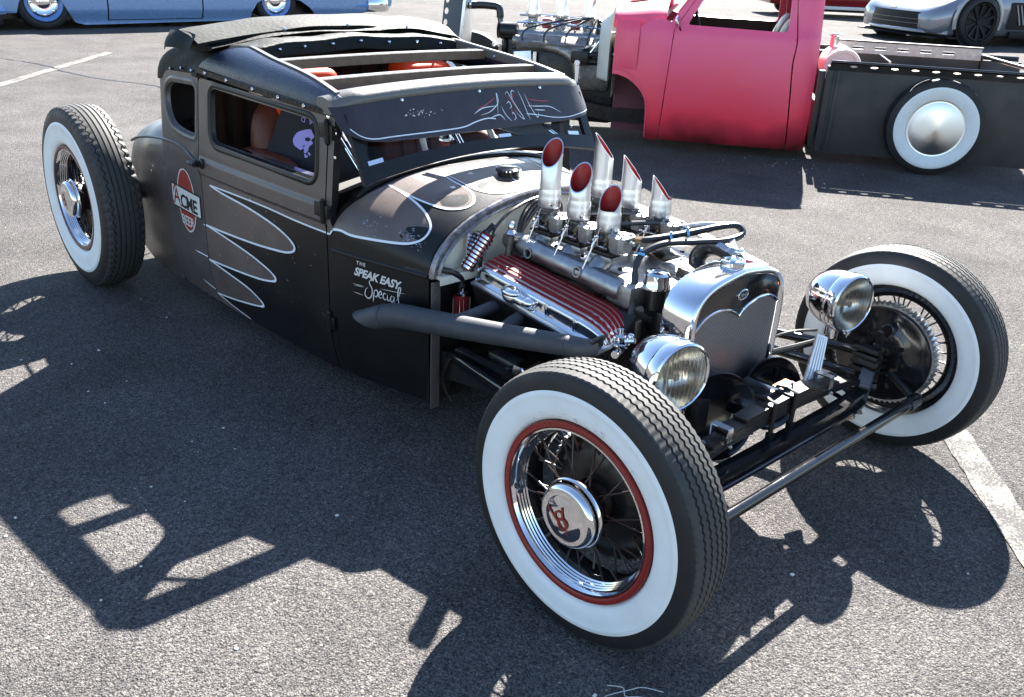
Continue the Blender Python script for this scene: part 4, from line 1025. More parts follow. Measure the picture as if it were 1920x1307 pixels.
# fuel plumbing with blue clamps
cable([(-.50,-.085,.772),(-.46,-.06,.782),(-.40,.03,.800),(-.34,.115,.822),(-.31,.16,.824),(-.285,.155,.806),(-.30,.10,.792),(-.37,.02,.782),(-.43,-.06,.772),(-.455,-.125,.735),(-.432,-.165,.66),(-.405,-.20,.575),(-.40,-.235,.525)],.011,name='fuel_hose')
cable([(-.50,.13,.775),(-.44,.13,.80),(-.38,.14,.815),(-.33,.15,.822)],.010,'alu','fuel_hose')
cable([(-.65,-.02,.776),(-.60,.05,.782),(-.55,.10,.785),(-.50,.13,.778)],.009,name='fuel_hose')
cable([(-.78,-.02,.78),(-.72,.05,.786),(-.66,.10,.79)],.009,name='fuel_hose')
for p,d in (((-.455,-.118,.745),(.15,-.45,-.9)),((-.425,-.02,.787),(.5,.7,.15)),((-.40,.03,.80),(.5,.7,.15))):
    mb=MB(); mb.lathe([(.0118,-.004),(.0132,-.004),(.0132,.004),(.0118,.004)],p,d,14); mb.box(Vector(p)+Vector((0,0,.016)),(.006,.008,.01),ch=.001); mb.build('hose_clamp','blue_clamp',car)
for x,y,z in ((-.505,-.088,.772),):
    mb=MB(); mb.cyl((x,y,z),(1,.5,.2),.012,.022,6); mb.build('hose_fitting','brass',car)
# chrome thermostat / fuel pump cluster at the front of the head
fp=part_at('fuel_pump',car,(-.385,-.262,.520))
mb=MB(); mb.cyl((0,0,-.035),(0,0,1),.026,.022,18,0,.004); mb.cyl((0,0,-.012),(0,0,1),.032,.010,20,0,.003); mb.cyl((0,0,0),(0,0,1),.024,.022,18,0,.005); mb.cyl((0,0,.02),(0,0,1),.010,.022,10,0,.003); mb.cyl((.022,0,.005),(1,.3,.3),.009,.03,8); mb.cyl((-.02,-.02,-.02),(-1,-.6,0),.012,.03,10,0,.002); mb.cyl((.012,-.02,-.03),(.3,-1,0),.014,.024,12,0,.002); mb.ball((.03,.012,.02),.012,10)
mb.build('pump_body','chrome',fp,smooth=40)
for k in range(6):
    t=k*math.pi/3; mb=MB(); mb.cyl((.028*math.cos(t),.028*math.sin(t),-.016),(0,0,1),.0045,.02,6); mb.build('pump_screw','chrome_worn',fp)
# front cover, chrome breather cans, radiator hose
mb=MB(); mb.box((-.40,0,.60),(.10,.20,.12),ch=.03); mb.lathe([(0,0),(.055,0),(.06,.02),(.04,.05),(0,.055)],(-.36,0,.50),(1,0,0),20); mb.box((-.385,.09,.66),(.09,.12,.05),ch=.015); mb.cyl((-.39,-.19,.50),(0,0,1),.018,.07,10,0,.004); mb.build('water_pump','dirty',car)
mb=MB(); mb.cyl((-.395,-.105,.585),(0,0,1),.034,.075,20,0,.004); mb.build('filler_neck','chassis',car)
bc_=part_at('breather_can',car); mb=MB(); mb.lathe([(0,.052),(.010,.0518),(.0115,.0495),(.014,.0525),(.032,.050),(.0385,.042),(.0395,.018),(.0435,.010),(.0445,.0),(.040,-.004),(0,-.004)],(-.395,-.105,.655),(0,0,1),32); mb.build('can_lid','chrome',bc_,smooth=30)
mb=MB(); mb.lathe([(0,.0525),(.009,.0522),(.0105,.0518)],(-.395,-.105,.6555),(0,0,1),20); mb.build('can_badge','gloss_black',bc_)
oc=part_at('oil_filler_cap',car); mb=MB(); mb.lathe([(0,.036),(.028,.036),(.034,.03),(.034,.004),(.030,0),(.028,-.03),(0,-.03)],(-.345,.085,.655),(0,0,1),8); mb.build('hex_cap','chrome_worn',oc,smooth=20)
mb=MB(); mb.tube(spline([(-.40,.11,.66),(-.42,.13,.70),(-.39,.14,.738),(-.33,.13,.748),(-.27,.11,.735),(-.22,.10,.70)],8),.028,16); mb.build('radiator_hose','hose',car)
mb=MB(); mb.tube([(-1.02,.37,.575),(-.20,.235,.63)],.012,8); mb.loft([[p+Vector((0,a,b)) for a,b in ((-.02,0),(.02,0),(.02,.012),(-.02,.012))] for p in (Vector((-1.02,.30,.752)),Vector((-.6,.262,.735)),Vector((-.22,.205,.70)))],cap=True); mb.build('hood_ledge','cream',car)
# ---------------------------------------------------------------- grille shell, radiator
def shell_out(n=26):
    half=spline([(.205,.30),(.214,.38),(.228,.50),(.236,.59),(.231,.655),(.205,.705),(.150,.735),(.07,.750),(0,.757)],5)
    P=[(p[0],p[1]) for p in half]; return P+[(-y,z) for y,z in P[-2::-1]]
SO=shell_out()
def inset(P,d):
    out=[]
    for i,(y,z) in enumerate(P):
        a=Vector(P[max(0,i-1)]);b=Vector(P[min(len(P)-1,i+1)]); t=(b-a).normalized(); nn=Vector((-t.y,t.x)); out.append((y+nn.x*d,z+nn.y*d))
    return out
gs=part_at('grille_shell',car)
mb=MB(); rings=[]
for d,x in ((.026,-.160),(.022,-.150),(.012,-.146),(.004,-.149),(.0,-.158),(-.001,-.20),(0,-.255),(.003,-.262),(.010,-.262),(.012,-.25)):
    rings.append([Vector((x-.035*(z-.5),y,z)) for y,z in inset(SO,d)])
mb.loft(rings,open_=True); mb.build('shell_band','chrome',gs,smooth=50)
ins=inset(SO,.020)
def gx(z): return -.035*(z-.5)
archL=[(.214,.612),(.17,.640),(.11,.650),(.05,.640),(.012,.622),(0,.612)]
arch=t2(spline(archL[:-1],5))+[(0,.612)]; arch=arch+[(-y,z) for y,z in arch[-2::-1]]
top=[p for p in ins if p[1]>.612]
poly=top+arch[::-1]
mb=panel(lambda y,z:Vector((-.156+gx(z)+.010*sst(.60,.72,z)*(1-abs(y)/.25),y,z)),poly,[],[],.02,.004,None,1); mb.build('shell_panel','gloss_black',gs)
mb=MB(); mb.tube([Vector((-.1545+gx(z),y,z)) for y,z in arch],.0045,8); mb.build('shell_bead','chrome',gs)
def mesh_mat():
    m=mat('woven_grille',(.2,.2,.21),.35,metal=.9); t=m.node_tree; b=t.nodes['Principled BSDF']; tc=t.nodes.new('ShaderNodeTexCoord'); mp=t.nodes.new('ShaderNodeMapping')
    mp.inputs['Rotation'].default_value=(0,R(90),0); mp.inputs['Rotation'].default_value=(R(90),0,R(90)); t.links.new(tc.outputs['Object'],mp.inputs[0])
    s=t.nodes.new('ShaderNodeSeparateXYZ'); t.links.new(tc.outputs['Object'],s.inputs[0]); c=t.nodes.new('ShaderNodeCombineXYZ'); t.links.new(s.outputs[2],c.inputs[0]); t.links.new(s.outputs[1],c.inputs[1])
    k=t.nodes.new('ShaderNodeTexBrick'); k.inputs['Scale'].default_value=1; k.inputs['Brick Width'].default_value=.0125; k.inputs['Row Height'].default_value=.0052; k.inputs['Mortar Size'].default_value=.0012; k.inputs['Mortar Smooth'].default_value=.4
    k.inputs['Color1'].default_value=(.012,.012,.013,1); k.inputs['Color2'].default_value=(.02,.02,.022,1); k.inputs['Mortar'].default_value=(.37,.385,.42,1); t.links.new(c.outputs[0],k.inputs['Vector']); t.links.new(k.outputs['Color'],b.inputs['Base Color'])
    q=t.nodes.new('ShaderNodeBump'); q.inputs['Strength'].default_value=.7; q.inputs['Distance'].default_value=.002; t.links.new(k.outputs['Fac'],q.inputs['Height']); t.links.new(q.outputs[0],b.inputs['Normal'])
    t.links.new(k.outputs['Fac'],b.inputs['Metallic']); b.inputs['Roughness'].default_value=.4
    return m
M['mesh']=mesh_mat()
low_=[p for p in ins if p[1]<=.612]; lr=[p for p in low_ if p[0]>0]; ll=[p for p in low_ if p[0]<0]
poly=lr+arch+ll
mb=panel(lambda y,z:Vector((-.160+gx(z),y,z)),poly,[],[],.05,.004,None,1); mb.build('grille_mesh','mesh',gs)
mb=MB(); mb.box((-.225,0,.50),(.09,.40,.42),ch=.01); mb.build('radiator_core','grille_dark',car)
# oval badge with script
bd=part_at('grille_badge',gs); 
mb=MB(); c=Vector((-.147+gx(.681),0,.681)); 
def ov(a,b,x): return [Vector((c.x+x,c.y+a*math.cos(t),c.z+b*math.sin(t))) for t in [2*math.pi*k/28 for k in range(28)]]
mb.loft([ov(.027,.0165,-.004),ov(.027,.0165,.001),ov(.025,.0148,.0025),ov(.0235,.0135,.0025),ov(.0225,.0127,.001)]); b_=mb.build('badge_rim','chrome',gs)
mb=MB(); mb.add(ov(.0225,.0127,.0012),[tuple(range(28))]); mb.build('badge_face','signblack',gs,smooth=0)
OUT=Vector((1,0,0)); mb=MB(); text_on(mb,'Ford',(-.0175,.676),(1,0),(0,1),lambda u,v:Vector((c.x+.0012,u,v)),.017,.001,shear=.35,space=.95,offset=.0002); mb.build('badge_script','chrome_worn',gs,smooth=0)
bpy.data.objects.remove(bd)
# radiator cap with winged ornament
rcap=part_at('radiator_cap',car,(-.205,0,.752))
mb=MB(); mb.lathe([(.034,-.012),(.034,.004),(.037,.008),(.037,.020),(.033,.024),(.026,.024),(.024,.020),(.012,.020),(.009,.026),(.007,.040),(0,.041)],(0,0,0),(0,0,1),28); mb.build('cap_base','chrome',rcap,smooth=30)
mb=MB(); mb.ball((.004,0,.050),.012,10,0,(1.7,.75,.8)); mb.ball((.024,0,.058),.0065,8); mb.tube([(.028,0,.058),(.037,0,.056)],[.003,.001],6)
for sg in (-1,1):
    rings=[[Vector((.010-.010*k-.004*j,sg*(.006+.007*k),.052+.006*k-.0035*j+.002*(k%2))) for j in range(5)] for k in range(5)]
    mb.loft(rings,open_=True); mb.loft([[p+Vector((0,0,-.002)) for p in r] for r in rings],open_=True)
mb.loft([[Vector((-.014-.006*k,y,.052+.001*k)) for y in (-.006-.002*k,0,.006+.002*k)] for k in range(4)],open_=True)
mb.build('winged_ornament','chrome_worn',rcap,smooth=40)
# ---------------------------------------------------------------- headlamps
for sg in (-1,1):
    hl=part_at('headlight',car,(-.026,sg*.443,.589),(0,0,R(-11))); hl.scale=(.98,1.04,1.04)
    if sg<0: 
        mb=MB(); mb.lathe([(.083,.004),(.088,.008),(.093,.004),(.0945,-.004),(.0945,-.030),(.0925,-.034),(.0915,-.036)],(0,0,0),(1,0,0),48); h1=mb.build('lamp_rim','chrome',hl,smooth=40)
        mb=MB(); mb.lathe([(.0905,-.036),(.091,-.045),(.089,-.07),(.082,-.10),(.068,-.13),(.046,-.153),(.02,-.165),(0,-.168)],(0,0,0),(1,0,0),48); h2=mb.build('lamp_bucket','chrome',hl,smooth=60)
        mb=MB(); mb.lathe([(.084,-.006),(.07,-.028),(.05,-.05),(.025,-.064),(0,-.068)],(0,0,0),(1,0,0),36,); h3=mb.build('reflector','reflector',hl,smooth=60)
        mb=MB(); n=104; rings=[]
        for i in range(n+1):
            y=-.0838+.1676*i/n; hz_=math.sqrt(max(1e-8,.084**2-y*y)); fl=.0034*math.cos(y*2*math.pi/.0150)
            rings.append([Vector((.006+.012*(1-(y*y+(hz_*q)**2)/.084**2)+(fl if abs(q)<.95 else 0),y,hz_*q)) for q in [-1+2*k/14 for k in range(15)]])
        mb.loft(rings,open_=True); mb.loft([[p-Vector((p.x-.004,0,0)) for p in r] for r in rings],open_=True); h4=mb.build('fluted_lens','lens',hl,smooth=60)
        mb=MB(); mb.ball((-.03,0,0),.011,10); mb.cyl((-.06,0,0),(1,0,0),.008,.03,8); h5=mb.build('bulb','ivory',hl)
        mb=MB(); mb.box((.002,0,-.094),(.02,.018,.012),ch=.003); mb.cyl((.002,0,-.098),(0,0,-1),.004,.012,8); h6=mb.build('rim_clamp','chrome',hl)
        mb=MB(); mb.cyl((-.06,0,-.085),(0,0,-1),.016,.05,14,0,.003); h7=mb.build('lamp_post','chrome_worn',hl)
        HL=[h1,h2,h3,h4,h5,h6,h7]
    else:
        for h in HL: inst(h,hl)
    # polished ribbed bracket down to the frame
    br=part_at('lamp_bracket',car); a=Vector((-.085,sg*.40,.47)); b=Vector((-.045,sg*.30,.285))
    u=(b-a).normalized(); wv=Vector((.45,sg*.9,0)); wv=(wv-u*wv.dot(u)).normalized(); nv=u.cross(wv).normalized()
    mb=MB(); mb.loft([[a.lerp(b,t)+wv*s_*(.020+.010*t)+nv*o for s_,o in ((-1,.004),(1,.004),(1,-.004),(-1,-.004))] for t in (0,.5,1)],cap=True); mb.build('bracket_plate','alu_bright',br)
    for k in range(5):
        s_=-.8+.4*k; mb=MB(); mb.tube([a.lerp(b,t)+wv*s_*(.020+.010*t)+nv*q*.0045 for t in (0.02,.98) for q in ([1] if nv.x>0 else [-1])],.0042,8); mb.build('bracket_rib','alu_bright',br)
    mb=MB(); mb.tube(spline([(-.09,sg*.442,.45),(-.12,sg*.40,.43),(-.20,sg*.26,.40)],6),.011,8); mb.build('lamp_arm','chassis',br)
    mb=MB(); mb.tube(spline([(-.12,sg*.43,.47),(-.17,sg*.33,.47),(-.24,sg*.23,.42)],6),.005,6); mb.build('lamp_wire','hose',br)
# ---------------------------------------------------------------- front suspension, chassis
ax_=part_at('front_axle',car)
path=spline([(0,-.665,.372),(.01,-.60,.350),(.045,-.50,.300),(.062,-.40,.283),(.066,0,.283),(.062,.40,.283),(.045,.50,.300),(.01,.60,.350),(0,.665,.372)],6)
mb=MB(); rings=[]
for p in path:
    rings.append([p+Vector((x,0,z)) for x,z in ((-.022,.030),(.022,.030),(.022,.020),(.008,.014),(.008,-.014),(.022,-.020),(.022,-.030),(-.022,-.030),(-.022,-.020),(-.008,-.014),(-.008,.014),(-.022,.020))])
mb.loft(rings,cap=True); mb.build('axle_beam','gloss_black',ax_)
for sg in (-1,1):
    mb=MB(); mb.cyl((0,sg*.675,.30),(0,0,1),.027,.15,16,0,.005); mb.cyl((0,sg*.675,.445),(0,0,1),.02,.02,12,0,.004); mb.tube([(0,sg*.675,.37),(0,sg*.71,.362)],.03,14); mb.build('spindle','chassis',ax_)
    mb=MB(); mb.tube(spline([(0,sg*.69,.33),(.07,sg*.665,.30),(.15,sg*.64,.268)],6),[.018]*7+[.014]*6,10); mb.ball((.168,sg*.64,.262),.024,12); mb.build('steering_arm','chassis',ax_)
    mb=MB(); mb.tube([(-.01,sg*.665,.36),(-.5,sg*.53,.34),(-1.0,sg*.42,.30)],.017,10); mb.tube([(-.005,sg*.62,.285),(-.5,sg*.50,.30),(-1.0,sg*.42,.29)],.017,10); mb.build('radius_rod','gloss_black',ax_)
    mb=MB()
    for z in (.395,.372,.347,.322): mb.box((.0,sg*.60,z),(.09,.10,.016),rot=Matrix.Rotation(sg*R(-14),3,'X'),ch=.005)
    for x in (-.035,.035): mb.cyl((x,sg*.60,.29),(0,0,1),.009,.13,8)
    mb.cyl((-.03,sg*.57,.36),(1,0,0),.018,.08,12,0,.003); mb.box((.03,sg*.63,.40),(.05,.05,.03),ch=.006); mb.build('spring_shackle','chassis',ax_)
    mb=MB(); mb.tube([(.03,sg*.60,.27),(.025,sg*.46,.25),(-.06,sg*.40,.30)],.008,8); mb.ball((.03,sg*.6,.27),.018,8); mb.build('shackle_link','chassis',ax_)
mb=MB(); mb.tube([(.172,-.655,.265),(.172,.655,.265)],.0165,16); 
for y in (-.60,.60): mb.cyl((.172,y-.03,.265),(0,1,0),.0215,.06,14,0,.003)
mb.build('tie_rod','gloss_black',ax_)
sp=part_at('leaf_spring',car)
for k in range(6):
    L=.56-.075*k; z0=.352+.0095*k
    mb=MB(); mb.loft([[Vector((.012+x,y,z0-.05*(y/.56)**2+z)) for x,z in ((-.024,0),(.024,0),(.024,.0075),(-.024,.0075))] for y in [-L+2*L*i/16 for i in range(17)]],cap=True); mb.build('spring_leaf','chassis',sp)
for y in (-.055,.055):
    mb=MB(); mb.tube([(.042,y,.29),(.042,y,.418),(.012,y,.422),(-.02,y,.418),(-.02,y,.29)],.0075,8); mb.cyl((.042,y,.300),(0,0,1),.015,.018,6); mb.cyl((.042,y,.286),(0,0,1),.018,.008,10); mb.build('u_bolt','chassis',sp)
for y in (-.27,.27):
    mb=MB(); mb.box((.012,y,.404),(.056,.024,.004)); mb.box((.040,y,.385),(.004,.024,.04)); mb.box((-.016,y,.385),(.004,.024,.04)); mb.cyl((.043,y,.352),(1,0,0),.006,.008,8); mb.build('spring_clip','chrome_worn',sp)
for y in (-.42,-.35,-.19,.19,.35):
    mb=MB(); mb.ball((.0,y,.372+.02*(.5-abs(y))),.018,10,0,(1,1,.5)); mb.build('spring_button','gloss_black',sp)
# dished crossmember horns in front of the grille
cmx=part_at('crossmember',car)
def dish(c,r,nrm_,depth,name,m,a0=0,a1=2*math.pi):
    mb=MB(); mb.lathe([(r,0),(r*.98,.004),(r*.85,-depth*.6),(r*.5,-depth),(0,-depth*1.05)],c,nrm_,36); mb.lathe([(r,0),(r*1.0,-.006),(r*.86,-depth*.6-.01),(r*.5,-depth-.01),(0,-depth*1.05-.01)],c,nrm_,36); return mb.build(name,m,cmx,smooth=60)
dish((-.085,-.135,.345),.135,(.93,-.28,.25),.035,'horn_plate','gloss_black'); dish((-.075,.130,.345),.118,(.93,-.28,.25),.035,'horn_plate','gloss_black')
mb=MB(); rings=[]
for i in range(13):
    a=math.pi*i/12; rings.append([Vector((x,.0+.085*math.cos(a)+dy,.345+.085*math.sin(a))) for x,dy in ((-.10,0),(.005,0))])
mb.loft(rings,open_=True); mb.add([Vector((.005,.085*math.cos(math.pi*i/12),.345+.085*math.sin(math.pi*i/12))) for i in range(13)],[tuple(range(13))]); mb.build('horn_saddle','gloss_black',cmx,smooth=40)
mb=MB(); mb.box((-.01,.095,.402),(.07,.09,.006)); mb.build('spring_pad','copper',cmx)
mb=MB(); mb.cyl((.0,.075,.405),(0,0,1),.012,.014,6); mb.cyl((.0,.10,.405),(0,0,1),.006,.02,8); mb.build('pad_bolt','chrome_worn',cmx)
fr=part_at('frame_rail',car)
for sg in (-1,1):
    mb=MB(); mb.loft([[Vector((x,sg*(y+a),z+b)) for a,b in ((-.025,.05),(.025,.05),(.025,-.05),(-.025,-.05))] for x,y,z in ((-.10,.20,.36),(-.35,.26,.31),(-.70,.36,.275),(-1.05,.42,.25),(-1.6,.44,.20),(-3.3,.44,.25))],cap=True); mb.build('rail_section','chassis',fr)
mb=MB(); mb.box((-.95,0,.24),(.07,.80,.06),ch=.01); mb.build('cross_tube','chassis',fr)
mb=MB(); mb.tube([(-3.19,-.75,.419),(-3.19,.75,.419)],.045,14); mb.ball((-3.19,0,.419),.15,16,0,(1,.9,1)); mb.build('rear_axle','chassis',fr)
mb=MB(); mb.loft([[Vector((x,-y,z)) for y,z in ((.392,.325),(.42,.325),(.42,.315),(.392,.315))] for x,y in ((-.97,0),(-.60,0))]); 
mb.build('splash_edge','dirty',fr)
cable([(-.98,-.43,.12),(-1.0,-.45,.2),(-.97,-.44,.29),(-.94,-.41,.325)],.005,'chassis','brake_line')
mb=MB(); mb.cyl((-.70,-.30,.34),(.3,-1,.1),.022,.12,14,0,.004); mb.build('starter_end','chrome_worn',car)
mb=MB(); mb.tube([(-.86,-.38,.29),(-.60,-.36,.31)],.012,8); mb.ball((-.75,-.37,.30),.028,10); mb.box((-.8,-.33,.30),(.14,.06,.07),ch=.01); mb.cyl((-.55,-.33,.40),(0,-1,0),.02,.05,10,0,.003); mb.build('steering_box','dirty',car)
# ---------------------------------------------------------------- wheels
def tyre_mesh(Ro,hw,rb,kind):
    """tyre about local Y (outside = +y); kind 'rib' zigzag ribs, 'bar' ribs with lugged shoulders"""
    n=448 if kind=='rib' else 396; per=4; tw=hw*(.80 if kind=='rib' else .82); gd=.0075
    side=[(rb,hw*.60),(rb+.012,hw*.86),(rb+.03,hw*.97),(rb+.055,hw*1.0),(Ro*.862,hw*.99),(Ro*.895,hw*.965),(Ro*.93,hw*.92),(Ro*.955,hw*.875)]
    prof=[(r,-y,0,0) for r,y in side]
    ng=5 if kind=='rib' else 6; xs=[-tw+2*tw*(k+1)/(ng+1) for k in range(ng)]
    def crown(y): return Ro-.0085*(y/tw)**2
    prof.append((crown(tw)-.004,-tw*1.04,0,1)); prof.append((crown(tw),-tw,0,1))
    gw=.0036
    for k,x in enumerate(xs):
        z=1 if kind=='rib' or k in (0,ng-1) else .0
        am=z*(.0026 if kind=='rib' else .0062)
        for dx_,d in ((-gw,0),(-gw*.6,gd),(gw*.6,gd),(gw,0)): prof.append((crown(x)-d,x+dx_,am,0))
    prof.append((crown(tw),tw,0,1)); prof.append((crown(tw)-.004,tw*1.04,0,1))
    prof+= [(r,y,0,0) for r,y in side[::-1]]
    vs=[];fs=[];ms=[];k=len(prof); ns=len(side)
    for i in range(n):
        t=2*math.pi*i/n; tri=abs((i%per)/(per/2)-1)*2-1
        if kind!='rib': tri=abs((i%6)/3-1)*2-1
        c,s_=math.cos(t),math.sin(t)
        for j,(r,y,am,sh) in enumerate(prof):
            rr=r
            if sh and kind=='rib': y=y+math.copysign(.0016,y)*tri
            if kind=='bar' and (j in (ns-1,ns,ns+1,k-ns,k-ns-1,k-ns-2)) and i%6 in (0,1): rr-=.0065 if j not in (ns-1,k-ns) else .005
            vs.append((rr*s_,y+am*tri,rr*c))
    for i in range(n):
        i2=(i+1)%n
        for j in range(k-1):
            fs.append((i*k+j,i*k+j+1,i2*k+j+1,i2*k+j)); ms.append(1 if ns<=j<k-ns-1 else 0)
    mb=MB(); mb.add(vs,fs,ms); return mb
M['maroon']=mat('dark_maroon_enamel',(.07,.012,.010),.3)
def wheel(Ro,hw,rw,rr_,kind,both,capr,root):
    """parts round the local Y axis, +y outwards"""
    Y=(0,1,0); rb=rr_-.004
    tyre_mesh(Ro,hw,rb,kind).build('tyre',['rubber','tread'],root,smooth=32)
    for sg in ((1,-1) if both else (1,)):
        mb=MB(); q=[(rr_-.002,hw*.62),(rr_+.006,hw*.84),(rr_+.014,hw*.945),(rr_+.030,hw*1.0),(rr_+.050,hw*1.022),(rw-.014,hw*1.018),(rw-.012,hw*1.030),(rw-.0095,hw*1.018),(rw-.003,hw*1.008),(rw,hw*.985)]
        mb.lathe([(r,sg*y) for r,y in q],(0,0,0),Y,128); mb.build('whitewall','whitewall',root,smooth=50)
    d0=hw*.84
    mb=MB(); mb.lathe([(rr_-.003,d0-.012),(rr_+.003,d0-.002),(rr_+.001,d0+.006),(rr_-.006,d0+.008),(rr_-.014,d0+.004),(rr_-.016,d0-.006)],(0,0,0),Y,96); mb.build('rim_edge','red' if kind=='rib' else 'maroon',root,smooth=50)
    r1=rr_-.015; g=[(r1,d0-.002),(r1-.002,d0+.003),(r1-.006,d0+.0035),(r1-.009,d0-.001),(r1-.012,d0-.006)]
    for k in range(4): g+= [(r1-.013-.0022*k,d0-.009-.008*k),(r1-.0115-.0022*k,d0-.012-.008*k),(r1-.0145-.0022*k,d0-.0145-.008*k)]
    g+= [(r1-.022,d0-.046),(r1-.024,d0-.060)]
    mb=MB(); mb.lathe(g,(0,0,0),Y,96); mb.build('trim_ring','chrome',root,smooth=22)
    mb=MB(); rd=r1-.024
    mb.lathe([(rd,d0-.056),(rd-.004,d0-.066),(rd-.004,-hw*.35),(rd+.006,-hw*.5),(rr_-.012,-hw*.58),(rr_-.006,-hw*.78),(rr_+.004,-hw*.82),(rr_+.004,-hw*.70),(rd+.01,-hw*.4),(rd+.01,d0-.06)],(0,0,0),Y,72); mb.build('rim_well','gloss_black',root,smooth=40)
    yc0=hw*.86
    # wire spokes, crossing
    N=20
    for i in range(N):
        for fl,(yf,rf) in enumerate(((hw*.50,.062),(-hw*.50,.062))):
            a=2*math.pi*(i+.5*fl)/N; b=a+R(16)*(1 if i%2 else -1)*(1 if fl else 1)
            mb=MB(); mb.tube([(rf*math.sin(a),yf,rf*math.cos(a)),((rd+.001)*math.sin(b),hw*.06-(.010 if fl else -.006),(rd+.001)*math.cos(b))],.0031,6); mb.build('spoke','spoke',root,smooth=60)
    mb=MB(); mb.lathe([(0,yc0),(.068,yc0),(.080,yc0-.006),(.080,yc0-.014),(.072,yc0-.030),(.062,hw*.30),(.044,0),(.052,-hw*.3),(.068,-hw*.50),(.070,-hw*.58),(0,-hw*.58)],(0,0,0),Y,36); mb.build('hub_shell','spoke',root,smooth=50)
    yc=hw+.001
    mb=MB(); mb.lathe([(capr*.90,yc-.014),(capr*1.03,yc-.013),(capr*.985,yc-.010),(capr*.97,yc-.004),(capr*.975,yc+.002),(capr*.94,yc+.012),(capr*.86,yc+.020),(capr*.80,yc+.021),(capr*.77,yc+.0195),(capr*.6,yc+.026),(capr*.3,yc+.031),(0,yc+.0325)],(0,0,0),Y,56); mb.build('hub_cap','chrome',root,smooth=55)
    def HC(u,v):
        r=math.hypot(u,v)/capr; return Vector((u,yc+.0325-.018*r*r,v))
    return HC
def emblem(root,HC,rot,s,flip):
    """numeral eight over a V in red"""
    global OUT
    OUT=Vector((0,1,0)); mb=MB(); c,sn=math.cos(rot),math.sin(rot); fx=-1 if flip else 1
    def q(u,v): return (fx*(u*c-v*sn)*s,(u*sn+v*c)*s)
    def rb(L,w,cl=False,tp=(False,False)): ribbon(mb,t2(spline([q(*p) for p in L],5,cl)),w*s,HC,.0018,0,tp,cl)
    rb([(.28*math.cos(a),.27+.23*math.sin(a)) for a in [k*math.pi/5 for k in range(10)]],.12,True)
    rb([(.34*math.cos(a),-.24+.28*math.sin(a)) for a in [k*math.pi/5 for k in range(10)]],.13,True)
    ribbon(mb,[q(-.62,.95),q(-.30,.2),q(-.02,-.95)],.15*s,HC,.0024,0,(False,True)); ribbon(mb,[q(.45,.62),q(.22,.0),q(.0,-.9)],.12*s,HC,.0026,0,(False,True))
    mb.build('cap_emblem','red',root,smooth=0)
sr=R(2.15); Rf,hF=.36,.076
def mkroot(loc,rz): return part_at('wheel',car,loc,(0,0,rz))
w1=mkroot((0,-.783,Rf),math.pi+sr); HC=wheel(Rf,hF,.310,.231,'rib',True,.0865,w1)
# drum and backing plate (inside)
def drum(root,hw,rd):
    Y=(0,1,0)
    mb=MB(); mb.lathe([(.06,-hw*.15),(.10,-hw*.10),(.13,-hw*.30),(rd-.02,-hw*.45),(rd-.008,-hw*.60),(rd-.008,-hw*1.30),(rd-.03,-hw*1.35)],(0,0,0),Y,60); mb.build('brake_drum','chassis',root,smooth=40)
    n=120; mb=MB(); rings=[]; vs=[];fs=[]
    for i in range(n):
        t=2*math.pi*i/n; ro=rd+(.004 if i%2 else -.005); vs+= [(r*math.sin(t),y,r*math.cos(t)) for r,y in ((rd-.012,-hw*1.28),(ro,-hw*1.28),(ro,-hw*.75),(rd-.012,-hw*.7))]
    for i in range(n):
        for j in range(4): fs.append((i*4+j,i*4+(j+1)%4,((i+1)%n)*4+(j+1)%4,((i+1)%n)*4+j))
    mb.add(vs,fs); mb.build('drum_fins','alu_bright',root,smooth=20)
    mb=MB(); mb.lathe([(rd-.012,-hw*1.36),(rd-.012,-hw*1.44),(rd-.03,-hw*1.50),(rd*.62,-hw*1.56),(rd*.55,-hw*1.66),(.05,-hw*1.70),(0,-hw*1.70)],(0,0,0),Y,60)
    for k in range(8):
        a=k*math.pi/4+.2; mb.cyl((.085*math.sin(a),-hw*1.66,.085*math.cos(a)),(0,-1,0),.009,.012,6)
    mb.cyl((.02,-hw*1.6,.11),(0,-1,0),.02,.03,12,0,.004); mb.box((-.06,-hw*1.66,-.09),(.05,.02,.03),ch=.005)
    mb.build('backing_plate','gloss_black',root,smooth=40)
drum(w1,hF,.176)
emblem(w1,HC,R(38),.044,True)
w2=mkroot((0,.783,Rf),sr)
for ch in list(w1.children): copy_tree(ch,w2)
w3=mkroot((-3.192,-.82,.4192),math.pi); HC=wheel(.4192,.095,.3484,.2426,'bar',False,.0875,w3); drum(w3,.08,.165); emblem(w3,HC,R(30),.050,True)
w4=mkroot((-3.192,.82,.4192),0)
for ch in list(w3.children): copy_tree(ch,w4)
# valve stem on the near front wheel
mb=MB(); mb.tube([(.205*math.sin(R(100)),.035,.205*math.cos(R(100))),(.185*math.sin(R(100)),.062,.185*math.cos(R(100)))],.006,8); mb.build('valve_stem','hose',w1)
